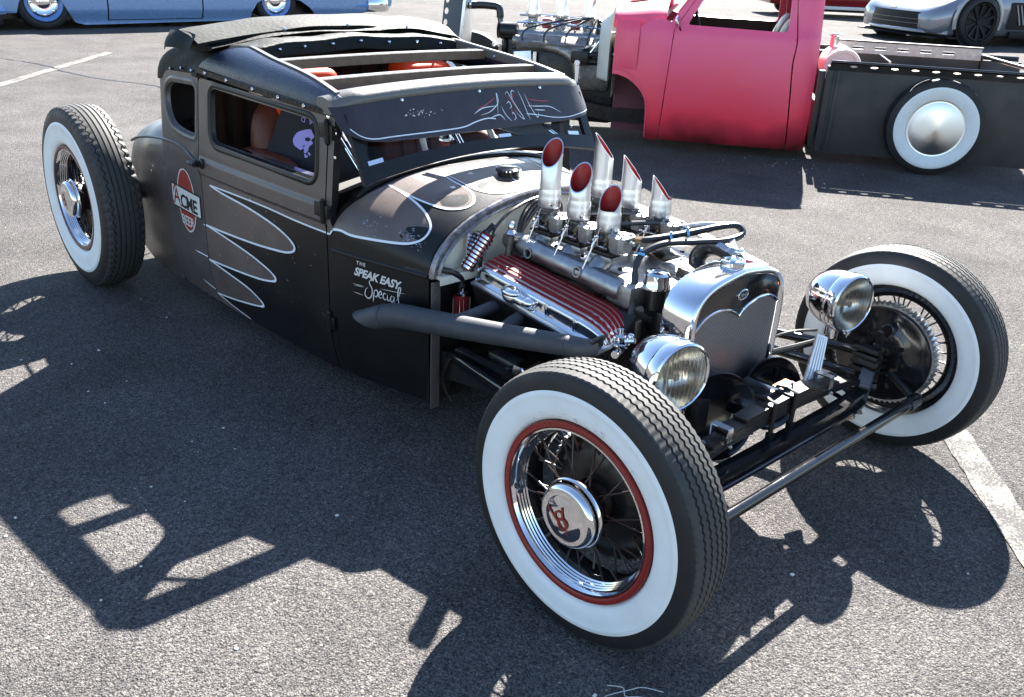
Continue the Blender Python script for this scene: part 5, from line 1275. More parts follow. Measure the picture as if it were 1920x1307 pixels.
# ---------------------------------------------------------------- loose things on or near the coupe
tsh=thing('t_shirt','black t-shirt with a lilac skull print draped over the passenger seat','t-shirt',(-1.855,-.450,.735))
def TS(u,v):  # u right in view, v up
    f=Vector((.62,-.74,.26)).normalized(); rt=Vector((.77,.64,0)); up=Vector((-.16,.20,.966))
    return rt*u+up*(v)+f*(.018*math.sin(u*21+v*6)+.012*math.sin(v*25+1)-.9*u*u-.25*max(0,v-.20))
ol=rrect([(-.20,-.05),(.22,-.05),(.21,.30),(.05,.33),(-.10,.31),(-.16,.16)],[.02,.02,.08,.05,.06,.06])
mb=panel(TS,ol,[],[],.02,.006,None,1); mb.build('cloth','shirt',tsh)
OUT=Vector((.62,-.74,.26)); mb=MB()
sk=[(-.075,.135),(-.085,.165),(-.06,.20),(-.02,.215),(.025,.222),(.035,.205),(.045,.185),(.03,.165),(.04,.15),(.02,.13),(.015,.105),(-.005,.095),(-.012,.12),(-.03,.11),(-.05,.12)]
sk=[(-.012+(a+.01)*.72,.142+(b-.165)*.72) for a,b in sk]
poly_on(mb,t2(spline(sk,4,True)),TS,.003,0,.02)
for cx_,cy_,r_ in ((-.030,.135,.010),(.002,.145,.010),(-.014,.119,.005)):
    poly_on(mb,[(cx_+r_*1.2*math.cos(a),cy_+r_*.8*math.sin(a)) for a in [k*.7 for k in range(9)]],TS,.0045,1,.02)
for ch_,(x,y),an in (('E',(.052,.196),155),('A',(.026,.215),160),('D',(-.004,.224),168)):
    a=R(an); text_on(mb,ch_,(x,y),(math.cos(a),math.sin(a)),(-math.sin(a),math.cos(a)),TS,.027,.003)
for q_ in ([(-.005,.089),(.0,.077),(.008,.083)],[(.008,.095),(.018,.085)]): ribbon(mb,t2(spline(q_,4)),.007,TS,.003)
mb.build('skull_print',['purple','shirt'],tsh,smooth=0)
pc=thing('paper_card','folded white card propped inside the black coupe','card',(-1.75,.36,.98))
mb=MB(); mb.add([(-.02,-.02,-.03),(-.02,-.01,.055),(.01,.055,.040),(.015,.06,-.03)],[(0,1,2,3)]); mb.build('card_face','paper',pc,smooth=0)
mb=MB(); mb.add([(-.02,-.01,.055),(.01,.055,.040),(-.03,.16,.038),(-.06,.10,.050)],[(0,1,2,3)]); mb.build('card_flap','paper',pc,smooth=0)
bell=thing('bell','small tarnished brass bell hanging under the front axle of the coupe','bell',(.045,.42,.300))
mb=MB(); mb.lathe([(0,0),(.006,-.001),(.012,-.006),(.014,-.018),(.018,-.034),(.027,-.046),(.030,-.052),(.027,-.052),(.016,-.036),(.0,-.03)],(0,0,-.028),(.1,-.1,1),20); mb.build('bell_body','brass',bell)
mb=MB(); mb.lathe([(0,0),(.005,-.001),(.010,-.005),(.012,-.016),(.016,-.030),(.023,-.042),(.020,-.042),(.0,-.028)],(.01,.035,-.028),(-.1,.15,1),16); mb.build('bell_body','brass',bell)
mb=MB(); mb.tube(spline([(-.03,.02,.0),(0,0,-.03),(.02,.03,-.01),(.03,.06,.01),(.0,.05,-.025),(-.02,.02,-.005)],5),.0022,5); mb.build('bell_wire','chassis',bell)
mb=MB(); mb.ball((0,0,-.084),.006,8); mb.build('clapper','brass',bell)
th_=MB(); rr=random.Random(8); th_.tube(spline([(.02*0+x,y,.006+rr.uniform(0,.004)) for x,y in ((0,0),(.03,.02),(.05,.008),(.075,.03),(.11,.05),(.08,.01),(.05,-.02),(.02,-.03),(.045,.03),(.06,.06),(.10,.085))],6),.0011,5)
o=th_.build('thread','lettering',None,label='pale tangled thread lying on the asphalt below the front wheel',cat='thread'); o.location=(.205,-.905,0)

mb=MB(); rr=random.Random(31)
for _k in range(24):
    a=rr.gauss(R(-8),.35) if _k<34 else rr.uniform(0,6.28); r=rr.uniform(.245,.268) if _k<34 else rr.uniform(.25,.30); s_=rr.uniform(.0008,.0018)
    y=hF*1.022+.0012-(.006 if r<.262 else 0)*(.262-r)/.018; P=[]
    for q in range(6):
        aa=a+s_*rr.uniform(.5,2.2)*math.cos(q*1.047)/r; r2=r+s_*rr.uniform(.4,1)*math.sin(q*1.047); P.append((r2*math.sin(aa),y,r2*math.cos(aa)))
    mb.add(P,[tuple(range(6))])
mb.build('sidewall_scuff','alu',w1,smooth=0,kind='stuff')
# ---------------------------------------------------------------- materials for the other vehicles
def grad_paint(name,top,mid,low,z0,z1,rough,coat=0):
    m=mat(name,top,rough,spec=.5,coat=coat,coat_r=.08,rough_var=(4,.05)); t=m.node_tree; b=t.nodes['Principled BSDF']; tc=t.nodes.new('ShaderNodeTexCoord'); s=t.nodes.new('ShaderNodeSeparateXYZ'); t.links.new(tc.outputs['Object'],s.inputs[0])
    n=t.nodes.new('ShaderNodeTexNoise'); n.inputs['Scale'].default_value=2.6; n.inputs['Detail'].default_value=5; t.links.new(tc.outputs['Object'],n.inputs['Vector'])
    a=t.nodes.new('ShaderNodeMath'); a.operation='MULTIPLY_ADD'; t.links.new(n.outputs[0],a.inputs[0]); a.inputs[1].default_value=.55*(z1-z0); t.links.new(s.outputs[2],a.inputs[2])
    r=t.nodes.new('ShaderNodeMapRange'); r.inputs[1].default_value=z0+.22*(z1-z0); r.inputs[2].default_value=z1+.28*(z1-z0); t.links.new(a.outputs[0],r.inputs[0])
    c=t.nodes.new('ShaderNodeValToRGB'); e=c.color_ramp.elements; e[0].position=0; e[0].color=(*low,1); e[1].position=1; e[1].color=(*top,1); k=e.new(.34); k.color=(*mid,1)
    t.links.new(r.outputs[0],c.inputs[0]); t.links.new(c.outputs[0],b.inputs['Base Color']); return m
M['pink']=grad_paint('worn_pink_red_sky_fade',(.74,.085,.19),(.80,.042,.072),(.10,.011,.013),.08,.95,.36)  # airbrushed dark bottom; bluer top has the sky's reflection put into the colour
M['pink_plain']=mat('pink_red_paint',(.80,.085,.165),.36,noise=(5,(.72,.07,.12),.5),rough_var=(5,.06))
M['pink_dark']=mat('dark_pink_underside',(.10,.02,.03),.6)
M['rustpink']=mat('rusty_pink_scrape',(.34,.07,.045),.55)
M['bed_black']=mat('worn_black_bed_paint',(.018,.019,.019),.48,spec=.35,noise=(3.2,(.048,.044,.040),.45),rough_var=(7,.1))
M['bedwood']=mat('rusty_bed_floor',(.24,.115,.07),.6,noise=(9,(.15,.07,.045),.5))
M['tank']=mat('cream_tank_paint',(.62,.60,.56),.35)
M['seat_grey']=mat('grey_seat_vinyl',(.30,.30,.28),.5)
M['blue']=mat('metallic_blue_paint',(.17,.30,.52),.28,metal=.25,coat=.8,coat_r=.05,rough_var=(3,.05))
M['blue_rim']=mat('blue_wheel_paint',(.10,.22,.50),.3)
M['redcar']=mat('dark_red_gloss_paint',(.19,.008,.010),.22,coat=.8)
M['disc'].node_tree.nodes['Principled BSDF'].inputs['Anisotropic'].default_value=.92
M['disc'].node_tree.nodes['Principled BSDF'].inputs['Anisotropic Rotation'].default_value=0.0
_t=M['disc'].node_tree; _q=_t.nodes.new('ShaderNodeTangent'); _q.direction_type='RADIAL'; _q.axis='Y'; _t.links.new(_q.outputs[0],_t.nodes['Principled BSDF'].inputs['Tangent'])
M['silver']=mat('grey_silver_paint',(.19,.205,.235),.3,metal=.5,coat=.9,coat_r=.04)
M['plastic']=mat('black_plastic',(.008,.008,.009),.5,spec=.2)
M['dirty_alu']=mat('heat_stained_aluminium',(.36,.34,.31),.42,metal=.8,rough_var=(22,.12),noise=(16,(.13,.105,.085),.6),bump=(70,.4,.003))
M['shell']=mat('dark_slate_shell_paint',(.045,.065,.085),.4,noise=(6,(.06,.075,.09),.5))
M['canopy']=mat('tinted_glass',(.02,.03,.04),.06,spec=.6)
M['sky_glass']=mat('windscreen_glass',(.30,.38,.48),.04,spec=.8,coat=1,coat_r=.02)
# ---------------------------------------------------------------- pink pickup
tk=thing('pickup_truck','low pink-red chopped pickup with exposed engine and black bed behind the black coupe','pickup truck',(-2.388,5.995,0),R(216))
def ty(z):
    return cr([(.06,.655),(.12,.695),(.25,.733),(.5,.755),(.8,.752),(.98,.735),(1.02,.722),(1.06,.708),(1.3,.665),(1.5,.60)],z)
def tx(x): 
    d=0
    if x<1.13: d-=((1.13-x)/.16)**2*.11
    if x>2.22: d-=(x-2.22)*.22
    return d
def TC(x,z): return Vector((x,ty(z)+tx(x)+.010*(sst(.975,.985,z)-sst(1.012,1.03,z)),z))
def TCm(x,z): p=TC(x,z); return Vector((p.x,-p.y,p.z))
def cab(fn,sg):
    # door with window opening
    do=rrect([(2.212,.085),(2.165,1.005),(2.015,1.25),(1.93,1.40),(1.27,1.43),(1.222,1.30),(1.180,.95),(1.195,.8),(1.135,.085)],[.04,.0,.0,.06,.06,.02,.05,.05,.05])
    wo=rrect([(2.065,1.045),(1.965,1.24),(1.885,1.36),(1.32,1.385),(1.262,1.28),(1.255,1.03)],[.03,.0,.05,.06,.02,.05])
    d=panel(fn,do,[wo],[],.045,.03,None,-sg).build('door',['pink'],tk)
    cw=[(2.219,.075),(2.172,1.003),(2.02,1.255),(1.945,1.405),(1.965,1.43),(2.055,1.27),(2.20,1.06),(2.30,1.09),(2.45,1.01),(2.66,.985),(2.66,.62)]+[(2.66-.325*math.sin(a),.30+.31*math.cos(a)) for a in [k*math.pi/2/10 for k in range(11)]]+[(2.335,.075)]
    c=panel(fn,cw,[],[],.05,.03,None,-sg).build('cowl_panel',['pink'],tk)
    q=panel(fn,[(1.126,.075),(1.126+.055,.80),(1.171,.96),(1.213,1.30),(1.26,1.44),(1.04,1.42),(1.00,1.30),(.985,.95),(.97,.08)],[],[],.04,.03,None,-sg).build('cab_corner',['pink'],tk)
    return d,c
d1,c1=cab(TC,1); d2,c2=cab(TCm,-1)
# belt bead, arch flange and bolts, scrape, dents
for x,z in ((2.645,.600),(2.50,.555),(2.385,.44),(2.350,.25)):
    mb=MB(); mb.ball(TC(x,z),.010,8,0,(1,.4,1)); mb.build('arch_bolt','gloss_black',c1)
mb=MB(); mb.tube([TC(x,z)+Vector((0,.004,0)) for x,z in spline2] if False else [TC(p[0],p[1])+Vector((0,.003,0)) for p in spline([(2.655,.66),(2.52,.63),(2.40,.53),(2.345,.38),(2.335,.10)],6)],.006,6); mb.build('arch_bead','pink_plain',c1)
OUT=Vector((0,1,0)); mb=MB(); poly_on(mb,[(2.62,.80),(2.52,.79),(2.50,.85),(2.53,.87),(2.61,.86)],TC,.002,0); poly_on(mb,[(2.62,.73),(2.59,.72),(2.585,.75),(2.61,.755)],TC,.002,0); mb.build('rust_scrape','rustpink',c1,smooth=0)
# dark inner fender behind the wheel arch
for sg in (1,-1):
    mb=MB(); mb.loft([[Vector((x,sg*y,z)) for y in (.60,.34)] for x,z in ((2.66,.64),(2.52,.60),(2.40,.50),(2.34,.36),(2.33,.09))],open_=True); mb.loft([[Vector((x,sg*.36,z)) for z in (.09,.66)] for x in (2.3,2.66)],open_=True); mb.build('inner_fender','rustpink' if False else 'pink_dark',tk)
# side bulge of the cowl (old hood shoulder)
mb=MB(); rings=[]
for k in range(9):
    t=k/8; x=2.655-.20*t; rings.append([TC(x,.655+.40*j/8)+Vector((0,.028*math.sin(math.pi*j/8)**.6*math.sin(math.pi*(.15+.85*(1-t)))**.5,0)) for j in range(9)])
mb.loft(rings,open_=True); mb.build('cowl_shoulder','pink_plain',c1,smooth=60)
mb=MB(); rings=[]
for k in range(14):
    x=2.665-.42*k/13; w_=.63+.22*(2.665-x)*1.0-.02; zt=1.165+.05*sst(0,.42,2.665-x); rings.append([Vector((x,w_*math.copysign(abs(math.cos(a))**.7,math.cos(a)),.975+(zt-.975)*abs(math.sin(a))**.75)) for a in [math.pi*j/24 for j in range(25)]])
mb.loft(rings,open_=True); mb.build('cowl_top','pink_plain',tk,smooth=60)
mb=MB(); mb.add([r for r in rings[0]],[tuple(range(25))]); mb.add([Vector((2.664,y,z)) for y,z in ((-.6,.98),(.6,.98),(.6,.40),(-.6,.40))],[(0,1,2,3)]); mb.build('firewall','cream',tk,smooth=0)
rings_fw=[Vector((2.66,y,z)) for y,z in rrect([(-.50,.52),(.56,.52),(.56,1.13),(-.50,1.13)],[.05,.05,.30,.30],8)]
mb=MB(); mb.loft([[p+Vector((0,0,0)) for p in rings[0]],[p+Vector((.02,0,.012)) for p in rings[0]],[p+Vector((.022,0,-.004)) for p in rings[0]]],open_=True); mb.build('firewall_lip','pink_plain',tk)
mb=MB(); mb.box((2.50,.05,1.195),(.22,.34,.010),rot=Matrix.Rotation(R(6),3,'Y'),ch=.004); mb.build('cowl_vent','tank',tk)
mb=MB(); mb.loft([[Vector((x,y,z)) for x,z in ((2.28,1.055+.05*(1-(y/.6)**2)),(2.10,1.26),(1.98,1.42))] for y in [-.62+1.24*i/12 for i in range(13)]],open_=True); mb.build('windscreen','sky_glass',tk)
mb=MB(); mb.tube([Vector((2.285,y,1.06+.05*(1-(y/.6)**2))) for y in [-.63+1.26*i/12 for i in range(13)]],.018,8); mb.build('windscreen_gasket','plastic',tk)
mb=MB(); rings=[]
for k in range(10):
    t=k/9; x=2.0-1.0*t; rings.append([Vector((x,.60*math.copysign(abs(math.cos(a))**.5,math.cos(a)),1.40+.14*math.sin(math.pi*(.12+.8*t))*abs(math.sin(a))**.7)) for a in [math.pi*j/16 for j in range(17)]])
mb.loft(rings,open_=True); mb.build('roof','pink_plain',tk,smooth=60)
mb=MB(); mb.loft([[Vector((x,y,z)) for x,z in ((.975,.08),(.985,1.05),(1.03,1.42))] for y in (-.58,-.30,.30,.58)],open_=True); mb.build('cab_back','pink_plain',tk)
mb=MB(); mb.loft([[Vector((1.05,y,z)) for z in (.1,.9,1.35)] for y in (-.60,-.32,-.1,.1,.32,.60)],open_=True); mb.box((1.075,.12,1.20),(.02,.50,.17),ch=.006); mb.build('cab_lining','dark_trim',tk)
mb=MB(); mb.box((1.09,.12,1.20),(.012,.40,.11)); mb.build('rear_window','sky_glass',tk)
mb=MB(); mb.loft([[TCm(x,z)+Vector((0,.06,0)) for z in (.1,.5,.9,1.03)] for x in (1.16,1.5,1.9,2.2)],open_=True); mb.build('door_lining','dark_trim',tk)
mb=MB(); mb.box((1.6,0,.14),(1.2,1.25,.03)); mb.loft([[Vector((x,y,z)) for x,z in ((2.26,.98),(2.12,1.0),(2.08,.85))] for y in (-.6,0,.6)],open_=True); mb.build('cab_floor','dark_trim',tk)
mb=MB(); 
for yy,hh in ((.35,.50),(-.25,.5)): 
    rings=[]
    for k in range(9):
        t=k/8; rings.append([Vector((1.20+.20*t,yy+.24*math.cos(a)*(1-.12*t),.62+.46*math.sin(math.pi*(.5*(1-t)))+.05*math.sin(a))) for a in [math.pi*j/10 for j in range(11)]])
    mb.loft(rings,open_=True)
mb.box((1.42,.05,.50),(.5,1.1,.16),ch=.05); mb.build('bench_seat','seat_grey',tk,smooth=60)
for k in range(6):
    mb=MB(); mb.tube([(1.21+.2*t,.30+.035*k,.635+.46*math.sin(math.pi*.5*(1-t))) for t in (0,.3,.6,.9)],.006,6); mb.build('seat_stripe','plastic',tk)
mb=MB(); mb.tube([(1.98+.05*math.sin(a),.36+.17*math.cos(a),1.02+.16*math.sin(a)) for a in [k*math.pi/12 for k in range(24)]],.012,8,closed=True); mb.tube([(1.98,.36,1.02),(2.2,.36,.9)],.018,8); mb.build('steering_wheel','plastic',tk)
mb=MB(); c=TC(2.085,1.048)+Vector((.06,.085,.025)); mb.tube([TC(2.12,1.0),c],.010,8); mb.lathe([(0,-.02),(.03,-.018),(.044,-.006),(.048,.006),(.044,.010),(0,.010)],c,(-.9,.3,.1),20); mb.build('door_mirror','chrome',d1)
# bed
def BS(x,z): return Vector((x,.655+.02*math.sin(x*3)*0,z))
mb=MB(); mb.box((-.05,.640,.4285),(1.80,.03,.687),ch=.006); bs=mb.build('bed_side','bed_black',tk)
mb=MB(); mb.box((.872,.648,.445),(.05,.05,.70),ch=.008); mb.box((.80,.660,.445),(.03,.012,.66),ch=.003); mb.box((.925,.60,.44),(.05,.06,.62),ch=.01); mb.box((.93,.0,.30),(.04,1.1,.40),ch=.01); mb.build('bed_post','bed_black',tk)
mb=MB(); mb.box((-.05,-.640,.445),(1.80,.03,.72),ch=.006); mb.build('bed_side','bed_black',tk)
holes=[[(x0+.030*math.cos(a),.31+.013*math.sin(a)) for a in [k*2*math.pi/14 for k in range(14)]] for x0 in [.70-.158*k for k in range(10)]]
for sg in (1,-1):
    def RF(x,v,sg=sg): # punched flange under the rail
        return Vector((x,sg*(.668+.05*((v-.25)/.10)),.765+.066*((v-.25)/.10)))
    mb=panel(RF,[(.885,.25),(-.94,.25),(-.94,.35),(.885,.35)],holes if sg>0 else [],[],.06,.006,None,sg); rl=mb.build('bed_flange','bed_black',tk)
    mb=MB(); mb.tube([(.885,sg*.722,.832),(-.94,sg*.722,.832)],.014,10); mb.build('bed_rail','gloss_black',rl)
mb=MB(); 
hs=[[(x0+a,.05+b) for a,b in ((-.05,-.014),(.05,-.014),(.05,.014),(-.05,.014))] for x0 in [.50-.20*k for k in range(5)]]
panel(lambda x,v:Vector((x,-.60,.80+v)),[(.72,0),(-.58,0),(-.58,.10),(.72,.10)],hs,[],.1,.01,None,1).build('toolbox_panel','alu',tk)
mb=MB(); mb.box((.07,-.615,.905),(1.32,.05,.016)); mb.box((.07,-.63,.77),(1.30,.04,.09)); mb.build('toolbox_lid','bed_black',tk)
mb=MB(); mb.tube([(-.60,-.62,.84),(-.94,.70,.80)],.017,10); mb.tube([(-.60,-.62,.84),(-.61,-.62,.62)],.012,8); mb.build('tail_bar','chassis',tk)
mb=MB(); mb.tube([(.30,-.60,.80),(.30,.0,.79)],.008,6); mb.build('tie_bar','chrome_worn',tk)
for k in range(9):
    y=-.56+.14*k; mb=MB(); mb.box((-.05,y,.70+rnd.uniform(-.002,.002)),(1.75,.132,.02),ch=.003); mb.build('bed_plank','bedwood',tk)
# white fuel drum behind the cab
tn=part_at('fuel_tank',tk); mb=MB(); mb.lathe([(0,-.02),(.125,-.02),(.125,0),(.150,0),(.155,-.012),(.155,-.45),(0,-.46)],(.73,.28,.745),(0,1,0),40); mb.build('drum','tank',tn,smooth=40)
mb=MB(); mb.cyl((.80,.02,.88),(0,0,1),.035,.10,16,0,.004); mb.cyl((.80,.02,.98),(0,0,1),.05,.022,16,0,.006); mb.build('filler_neck','chrome_worn',tn)
# engine
mb=MB(); mb.box((3.15,0,.42),(1.0,.56,.62),ch=.06); mb.box((3.22,0,.55),(.85,.42,.42),ch=.04); mb.box((3.2,0,.30),(.7,.3,.2),ch=.03); mb.box((3.66,0,.62),(.10,.30,.40),ch=.03); mb.lathe([(0,0),(.14,0),(.15,.02),(.10,.05),(0,.055)],(3.70,.05,.72),(1,0,0),20); mb.build('engine_block','chassis',tk)
mb=MB(); mb.tube(spline([(3.62,.22,.79),(3.45,.25,.77),(3.2,.27,.74),(3.05,.29,.66),(2.98,.30,.50)],6),.05,12); mb.tube(spline([(2.80,.24,.72),(2.95,.28,.73),(3.15,.27,.72)],6),.055,12)
for x in (2.9,3.1,3.3,3.5): mb.tube([(x,.14,.76),(x,.25,.75)],.04,10)
mb.build('exhaust_manifold','dirty_alu',tk)
mb=MB(); mb.box((3.22,.02,.82),(.78,.20,.07),ch=.02); mb.tube([(3.6,.14,.84),(2.85,.14,.84)],.035,12); mb.build('intake_manifold','alu',tk)
mb=MB(); mb.loft([[p.lerp(Vector((p.x,0,.75)),.06*k)+Vector((.05+.035*k,0,-.01*k)) for p in rings_fw] for k in range(4)],open_=False,cap=True); mb.build('firewall_bulge','cream',tk,smooth=50)
mb=MB()
for sg in (1,-1): mb.box((3.22,sg*.235,.775),(.74,.15,.10),rot=Matrix.Rotation(sg*R(-28),3,'X'),ch=.03)
mb.build('cylinder_bank','dirty_alu',tk)
mb=MB(); mb.cyl((3.60,.17,.86),(1,0,0),.075,.16,18,0,.01); mb.lathe([(.02,0),(.07,.0),(.07,.012),(.02,.012)],(3.77,.17,.86),(1,0,0),18); mb.build('generator','chassis',tk)
mb=MB(); mb.cyl((2.84,.04,.86),(0,0,1),.055,.10,16,0,.01)
for k in range(8): mb.cyl((2.84+.04*math.cos(k*.785),.04+.04*math.sin(k*.785),.95),(0,0,1),.010,.03,6)
mb.build('distributor','hose',tk)
for k in range(8):
    x=2.95+.19*(k%4); sg=1 if k<4 else -1; a=k*.785
    mb=MB(); mb.tube(spline([(2.84+.04*math.cos(a),.04+.04*math.sin(a),.98),(2.88+.05*(k%4),sg*.10,1.0),(x-.03,sg*.26,.90),(x,sg*.30,.76)],5),.009,6); mb.build('plug_wire','hose',tk)
mb=MB(); mb.lathe([(0,0),(.10,0),(.11,.01),(.11,.03),(.095,.04),(.095,.05),(.11,.06),(.11,.07),(0,.07)],(3.80,-.02,.62),(1,0,0),24); mb.build('crank_pulley','chassis',tk)
mb=MB(); mb.box((2.86,.27,.52),(.30,.16,.24),ch=.05); mb.cyl((2.70,.33,.80),(1,.1,-.3),.05,.22,14,0,.01); mb.build('clutch_housing','dirty',tk)
for y in (.30,.36):
    mb=MB(); mb.tube(spline([(2.68,y,.92),(2.80,y+.03,.86),(2.92,y+.04,.70),(2.98,y+.04,.62)],5),.008,6); mb.build('control_rod','chrome_worn',tk)
for x in (3.49,3.225,2.965):
    cb=part_at('carburetor',tk,(x,.02,.85))
    mb=MB(); mb.box((0,0,.02),(.10,.09,.03),ch=.004); mb.cyl((0,0,.03),(0,0,1),.045,.10,16,0,.006); mb.box((.05,.01,.075),(.07,.07,.07),ch=.01); mb.cyl((0,0,.13),(0,0,1),.05,.014,16,0,.003); mb.build('carb_body','alu',cb)
    mb=MB(); mb.lathe([(.062,0),(.064,.025),(.056,.06),(.054,.34),(.050,.34),(.050,.02)],(0,0,.144),(0,0,1),20); mb.build('air_horn','chrome_worn',cb)
    mb=MB(); mb.tube([(-.05,.05,.05),(.02,.06,.09),(.06,.05,.05)],.006,6); mb.cyl((.06,.05,.06),(0,1,0),.012,.02,8); mb.build('linkage','chrome',cb)
for x in (3.36,3.09): 
    mb=MB(); mb.box((x,-.06,.93),(.10,.12,.09),ch=.02); mb.build('coil_cover','redcar',tk)
for y,z in ((.09,.93),(-.02,.99)):
    mb=MB(); mb.tube(spline([(3.62,y,z),(3.4,y+.02,z+.01),(3.1,y-.01,z),(2.85,y,z-.01)],5),.012,8); mb.build('fuel_rail','chrome',tk)
mb=MB(); mb.tube(spline([(4.12,.05,1.05),(3.98,.05,1.06),(3.88,.06,1.06),(3.81,.06,1.05),(3.79,.07,1.0),(3.79,.07,.96)],6),.034,14); mb.build('radiator_hose','hose',tk)
mb=MB(); mb.cyl((4.06,.05,1.063),(1,0,0),.047,.02,14); mb.build('hose_clamp','chrome_worn',tk)
mb=MB(); mb.tube(spline([(3.79,.07,.97),(3.77,.08,.90),(3.70,.10,.84),(3.60,.10,.80)],6),[.026]*6+[.034]*13,12); mb.build('water_outlet','dirty',tk)
mb=MB(); mb.box((3.50,.33,.56),(.16,.03,.30),rot=Matrix.Rotation(R(6),3,'Y'),ch=.006); mb.box((3.40,.335,.56),(.03,.02,.30)); mb.build('engine_mount','alu_bright',tk)
# radiator shell with drilled edge
rs=part_at('radiator_shell',tk)
mb=panel(lambda x,z:Vector((4.245-.10*(z-.8)*1.0+x,.205-.02*(x/.1)**2,z)),[(.075,.45),(.075,1.24),(-.12,1.26),(-.12,.45)],[[(.045+.022*math.cos(a),z0+.030*math.sin(a)) for a in [k*2*math.pi/14 for k in range(14)]] for z0 in (.80,.90,1.0,1.10)],[],.05,.012,None,-1); mb.build('shell_side','shell',rs)
mb=panel(lambda x,z:Vector((4.245-.10*(z-.8)*1.0+x,-.205,z)),[(.075,.45),(.075,1.24),(-.12,1.26),(-.12,.45)],[],[],.08,.012,None,1); mb.build('shell_side','shell',rs)
mb=MB(); mb.box((4.20,0,1.25),(.16,.41,.05),ch=.02); mb.build('shell_top','shell',rs)
mb=MB(); mb.box((4.14,0,.82),(.05,.37,.80),rot=Matrix.Rotation(R(-5.7),3,'Y'),ch=.008); mb.build('radiator_core','alu_bright',rs)
# frame, steering box, pitman arm, front axle
mb=MB()
for sg in (-1,1): mb.loft([[Vector((x,sg*(.36+a),z+b)) for a,b in ((-.03,.06),(.03,.06),(.03,-.06),(-.03,-.06))] for x,z in ((4.3,.40),(3.6,.36),(2.7,.22),(.5,.22),(-.9,.35))],cap=True)
mb.tube([(4.25,-.7,.36),(4.25,.7,.36)],.035,10); mb.tube([(0,-.7,.379),(0,.7,.379)],.05,12); mb.build('chassis_frame','chassis',tk)
mb=MB(); mb.box((2.98,.40,.70),(.16,.12,.12),ch=.03); mb.tube([(2.95,.40,.71),(2.70,.36,.74)],.03,10); mb.cyl((2.92,.42,.76),(.3,.3,1),.03,.03,10); mb.tube([(2.86,.45,.70),(2.72,.42,.72)],.012,8); mb.build('steering_box','chassis',tk)
mb=MB(); mb.loft([[Vector((2.99+x*s_,.475+o,z)) for x,o in ((-1,.006),(1,.006),(1,-.006),(-1,-.006))] for z,s_ in ((.675,.022),(.64,.020),(.52,.013),(.485,.016))],cap=True); mb.cyl((2.99,.468,.655),(0,1,0),.026,.022,14,0,.003); mb.ball((2.99,.48,.485),.016,8); mb.build('pitman_arm','alu_bright',tk)
# wheels
def bgwheel(root,Ro,hw,rw,rd,ww,disc,ringm=None,style='moon'):
    Y=(0,1,0)
    mb=MB(); mb.lathe([(rd-.01,hw*.6),(rd+.02,hw*.9),(Ro*.80,hw),(Ro*.92,hw*.93),(Ro*.985,hw*.80),(Ro,hw*.5),(Ro+.002,0),(Ro,-hw*.5),(Ro*.985,-hw*.8),(Ro*.9,-hw),(rd,-hw*.6)],(0,0,0),Y,72); mb.build('tyre','rubber',root,smooth=50)
    if ww:
        mb=MB(); mb.lathe([(rd-.004,hw*.70),(rd+.02,hw*.94),(Ro*.8,hw*1.02),(rw-.006,hw*1.015),(rw,hw*.96)],(0,0,0),Y,72); mb.build('whitewall','whitewall',root,smooth=50)
    if style=='moon':
        mb=MB(); mb.lathe([(rd+.002,hw*.70),(rd+.006,hw*.80),(rd+.002,hw*.85),(rd-.006,hw*.83),(rd-.010,hw*.82),(rd*.92,hw*.86),(rd*.5,hw*.97),(rd*.12,hw*1.065),(0,hw*1.07)],(0,0,0),Y,72); mb.build('moon_disc','disc',root,smooth=40)
    if style=='chrome':
        mb=MB(); mb.lathe([(rd+.004,hw*.8),(rd+.002,hw*.92),(rd-.012,hw*.94),(rd-.05,hw*.70),(rd-.06,hw*.5)],(0,0,0),Y,60); mb.build('wheel_rim','blue_rim',root,smooth=40)
        mb=MB(); mb.lathe([(rd-.06,hw*.45),(rd-.065,hw*.62),(rd-.09,hw*.66),(rd-.12,hw*.50),(.10,hw*.50),(.095,hw*.75),(.07,hw*.86),(0,hw*.92)],(0,0,0),Y,48); mb.build('hub_cap','chrome',root,smooth=35)
        for k in range(8):
            a=k*math.pi/4; mb=MB(); mb.ball(((rd-.095)*math.sin(a),hw*.60,(rd-.095)*math.cos(a)),.026,8,0,(1,.5,1)); mb.build('hub_boss','chrome_worn',root)
    if style=='alloy':
        mb=MB(); mb.lathe([(rd+.004,hw*.8),(rd,hw*.92),(rd-.014,hw*.88),(rd-.022,hw*.3),(rd-.022,-hw*.6)],(0,0,0),Y,60); mb.cyl((0,hw*.55,0),Y,.05,.03,18,0,.006); mb.build('wheel_rim','plastic',root,smooth=40)
        mb=MB(); mb.lathe([(.06,hw*.1),(rd*.72,hw*.1),(rd*.72,hw*.02),(.06,hw*.02)],(0,0,0),Y,40); mb.build('brake_disc','dirty',root)
        for k in range(10):
            a=k*2*math.pi/10; mb=MB(); mb.loft([[Vector(((r*math.sin(a)+wd*s_*math.cos(a)),y,r*math.cos(a)-wd*s_*math.sin(a))) for s_,y in ((-1,yy),(1,yy),(1,yy-.02),(-1,yy-.02))] for r,wd,yy in ((.04,.02,hw*.66),(rd*.55,.014,hw*.74),(rd-.01,.022,hw*.84))],cap=True); mb.build('wheel_spoke','plastic',root)
        mb=MB(); mb.ball((rd*.30,hw*.25,rd*.45),.05,8,0,(1,.5,1)); mb.build('brake_caliper','dirty',root)
for x,sg in ((0,1),(0,-1),(4.25,1),(4.25,-1)):
    wr=part_at('wheel',tk,(x,sg*.735,.379),(0,R(2) if x else R(4),0 if sg>0 else math.pi)); bgwheel(wr,.379,.085,.325,.222,True,True)
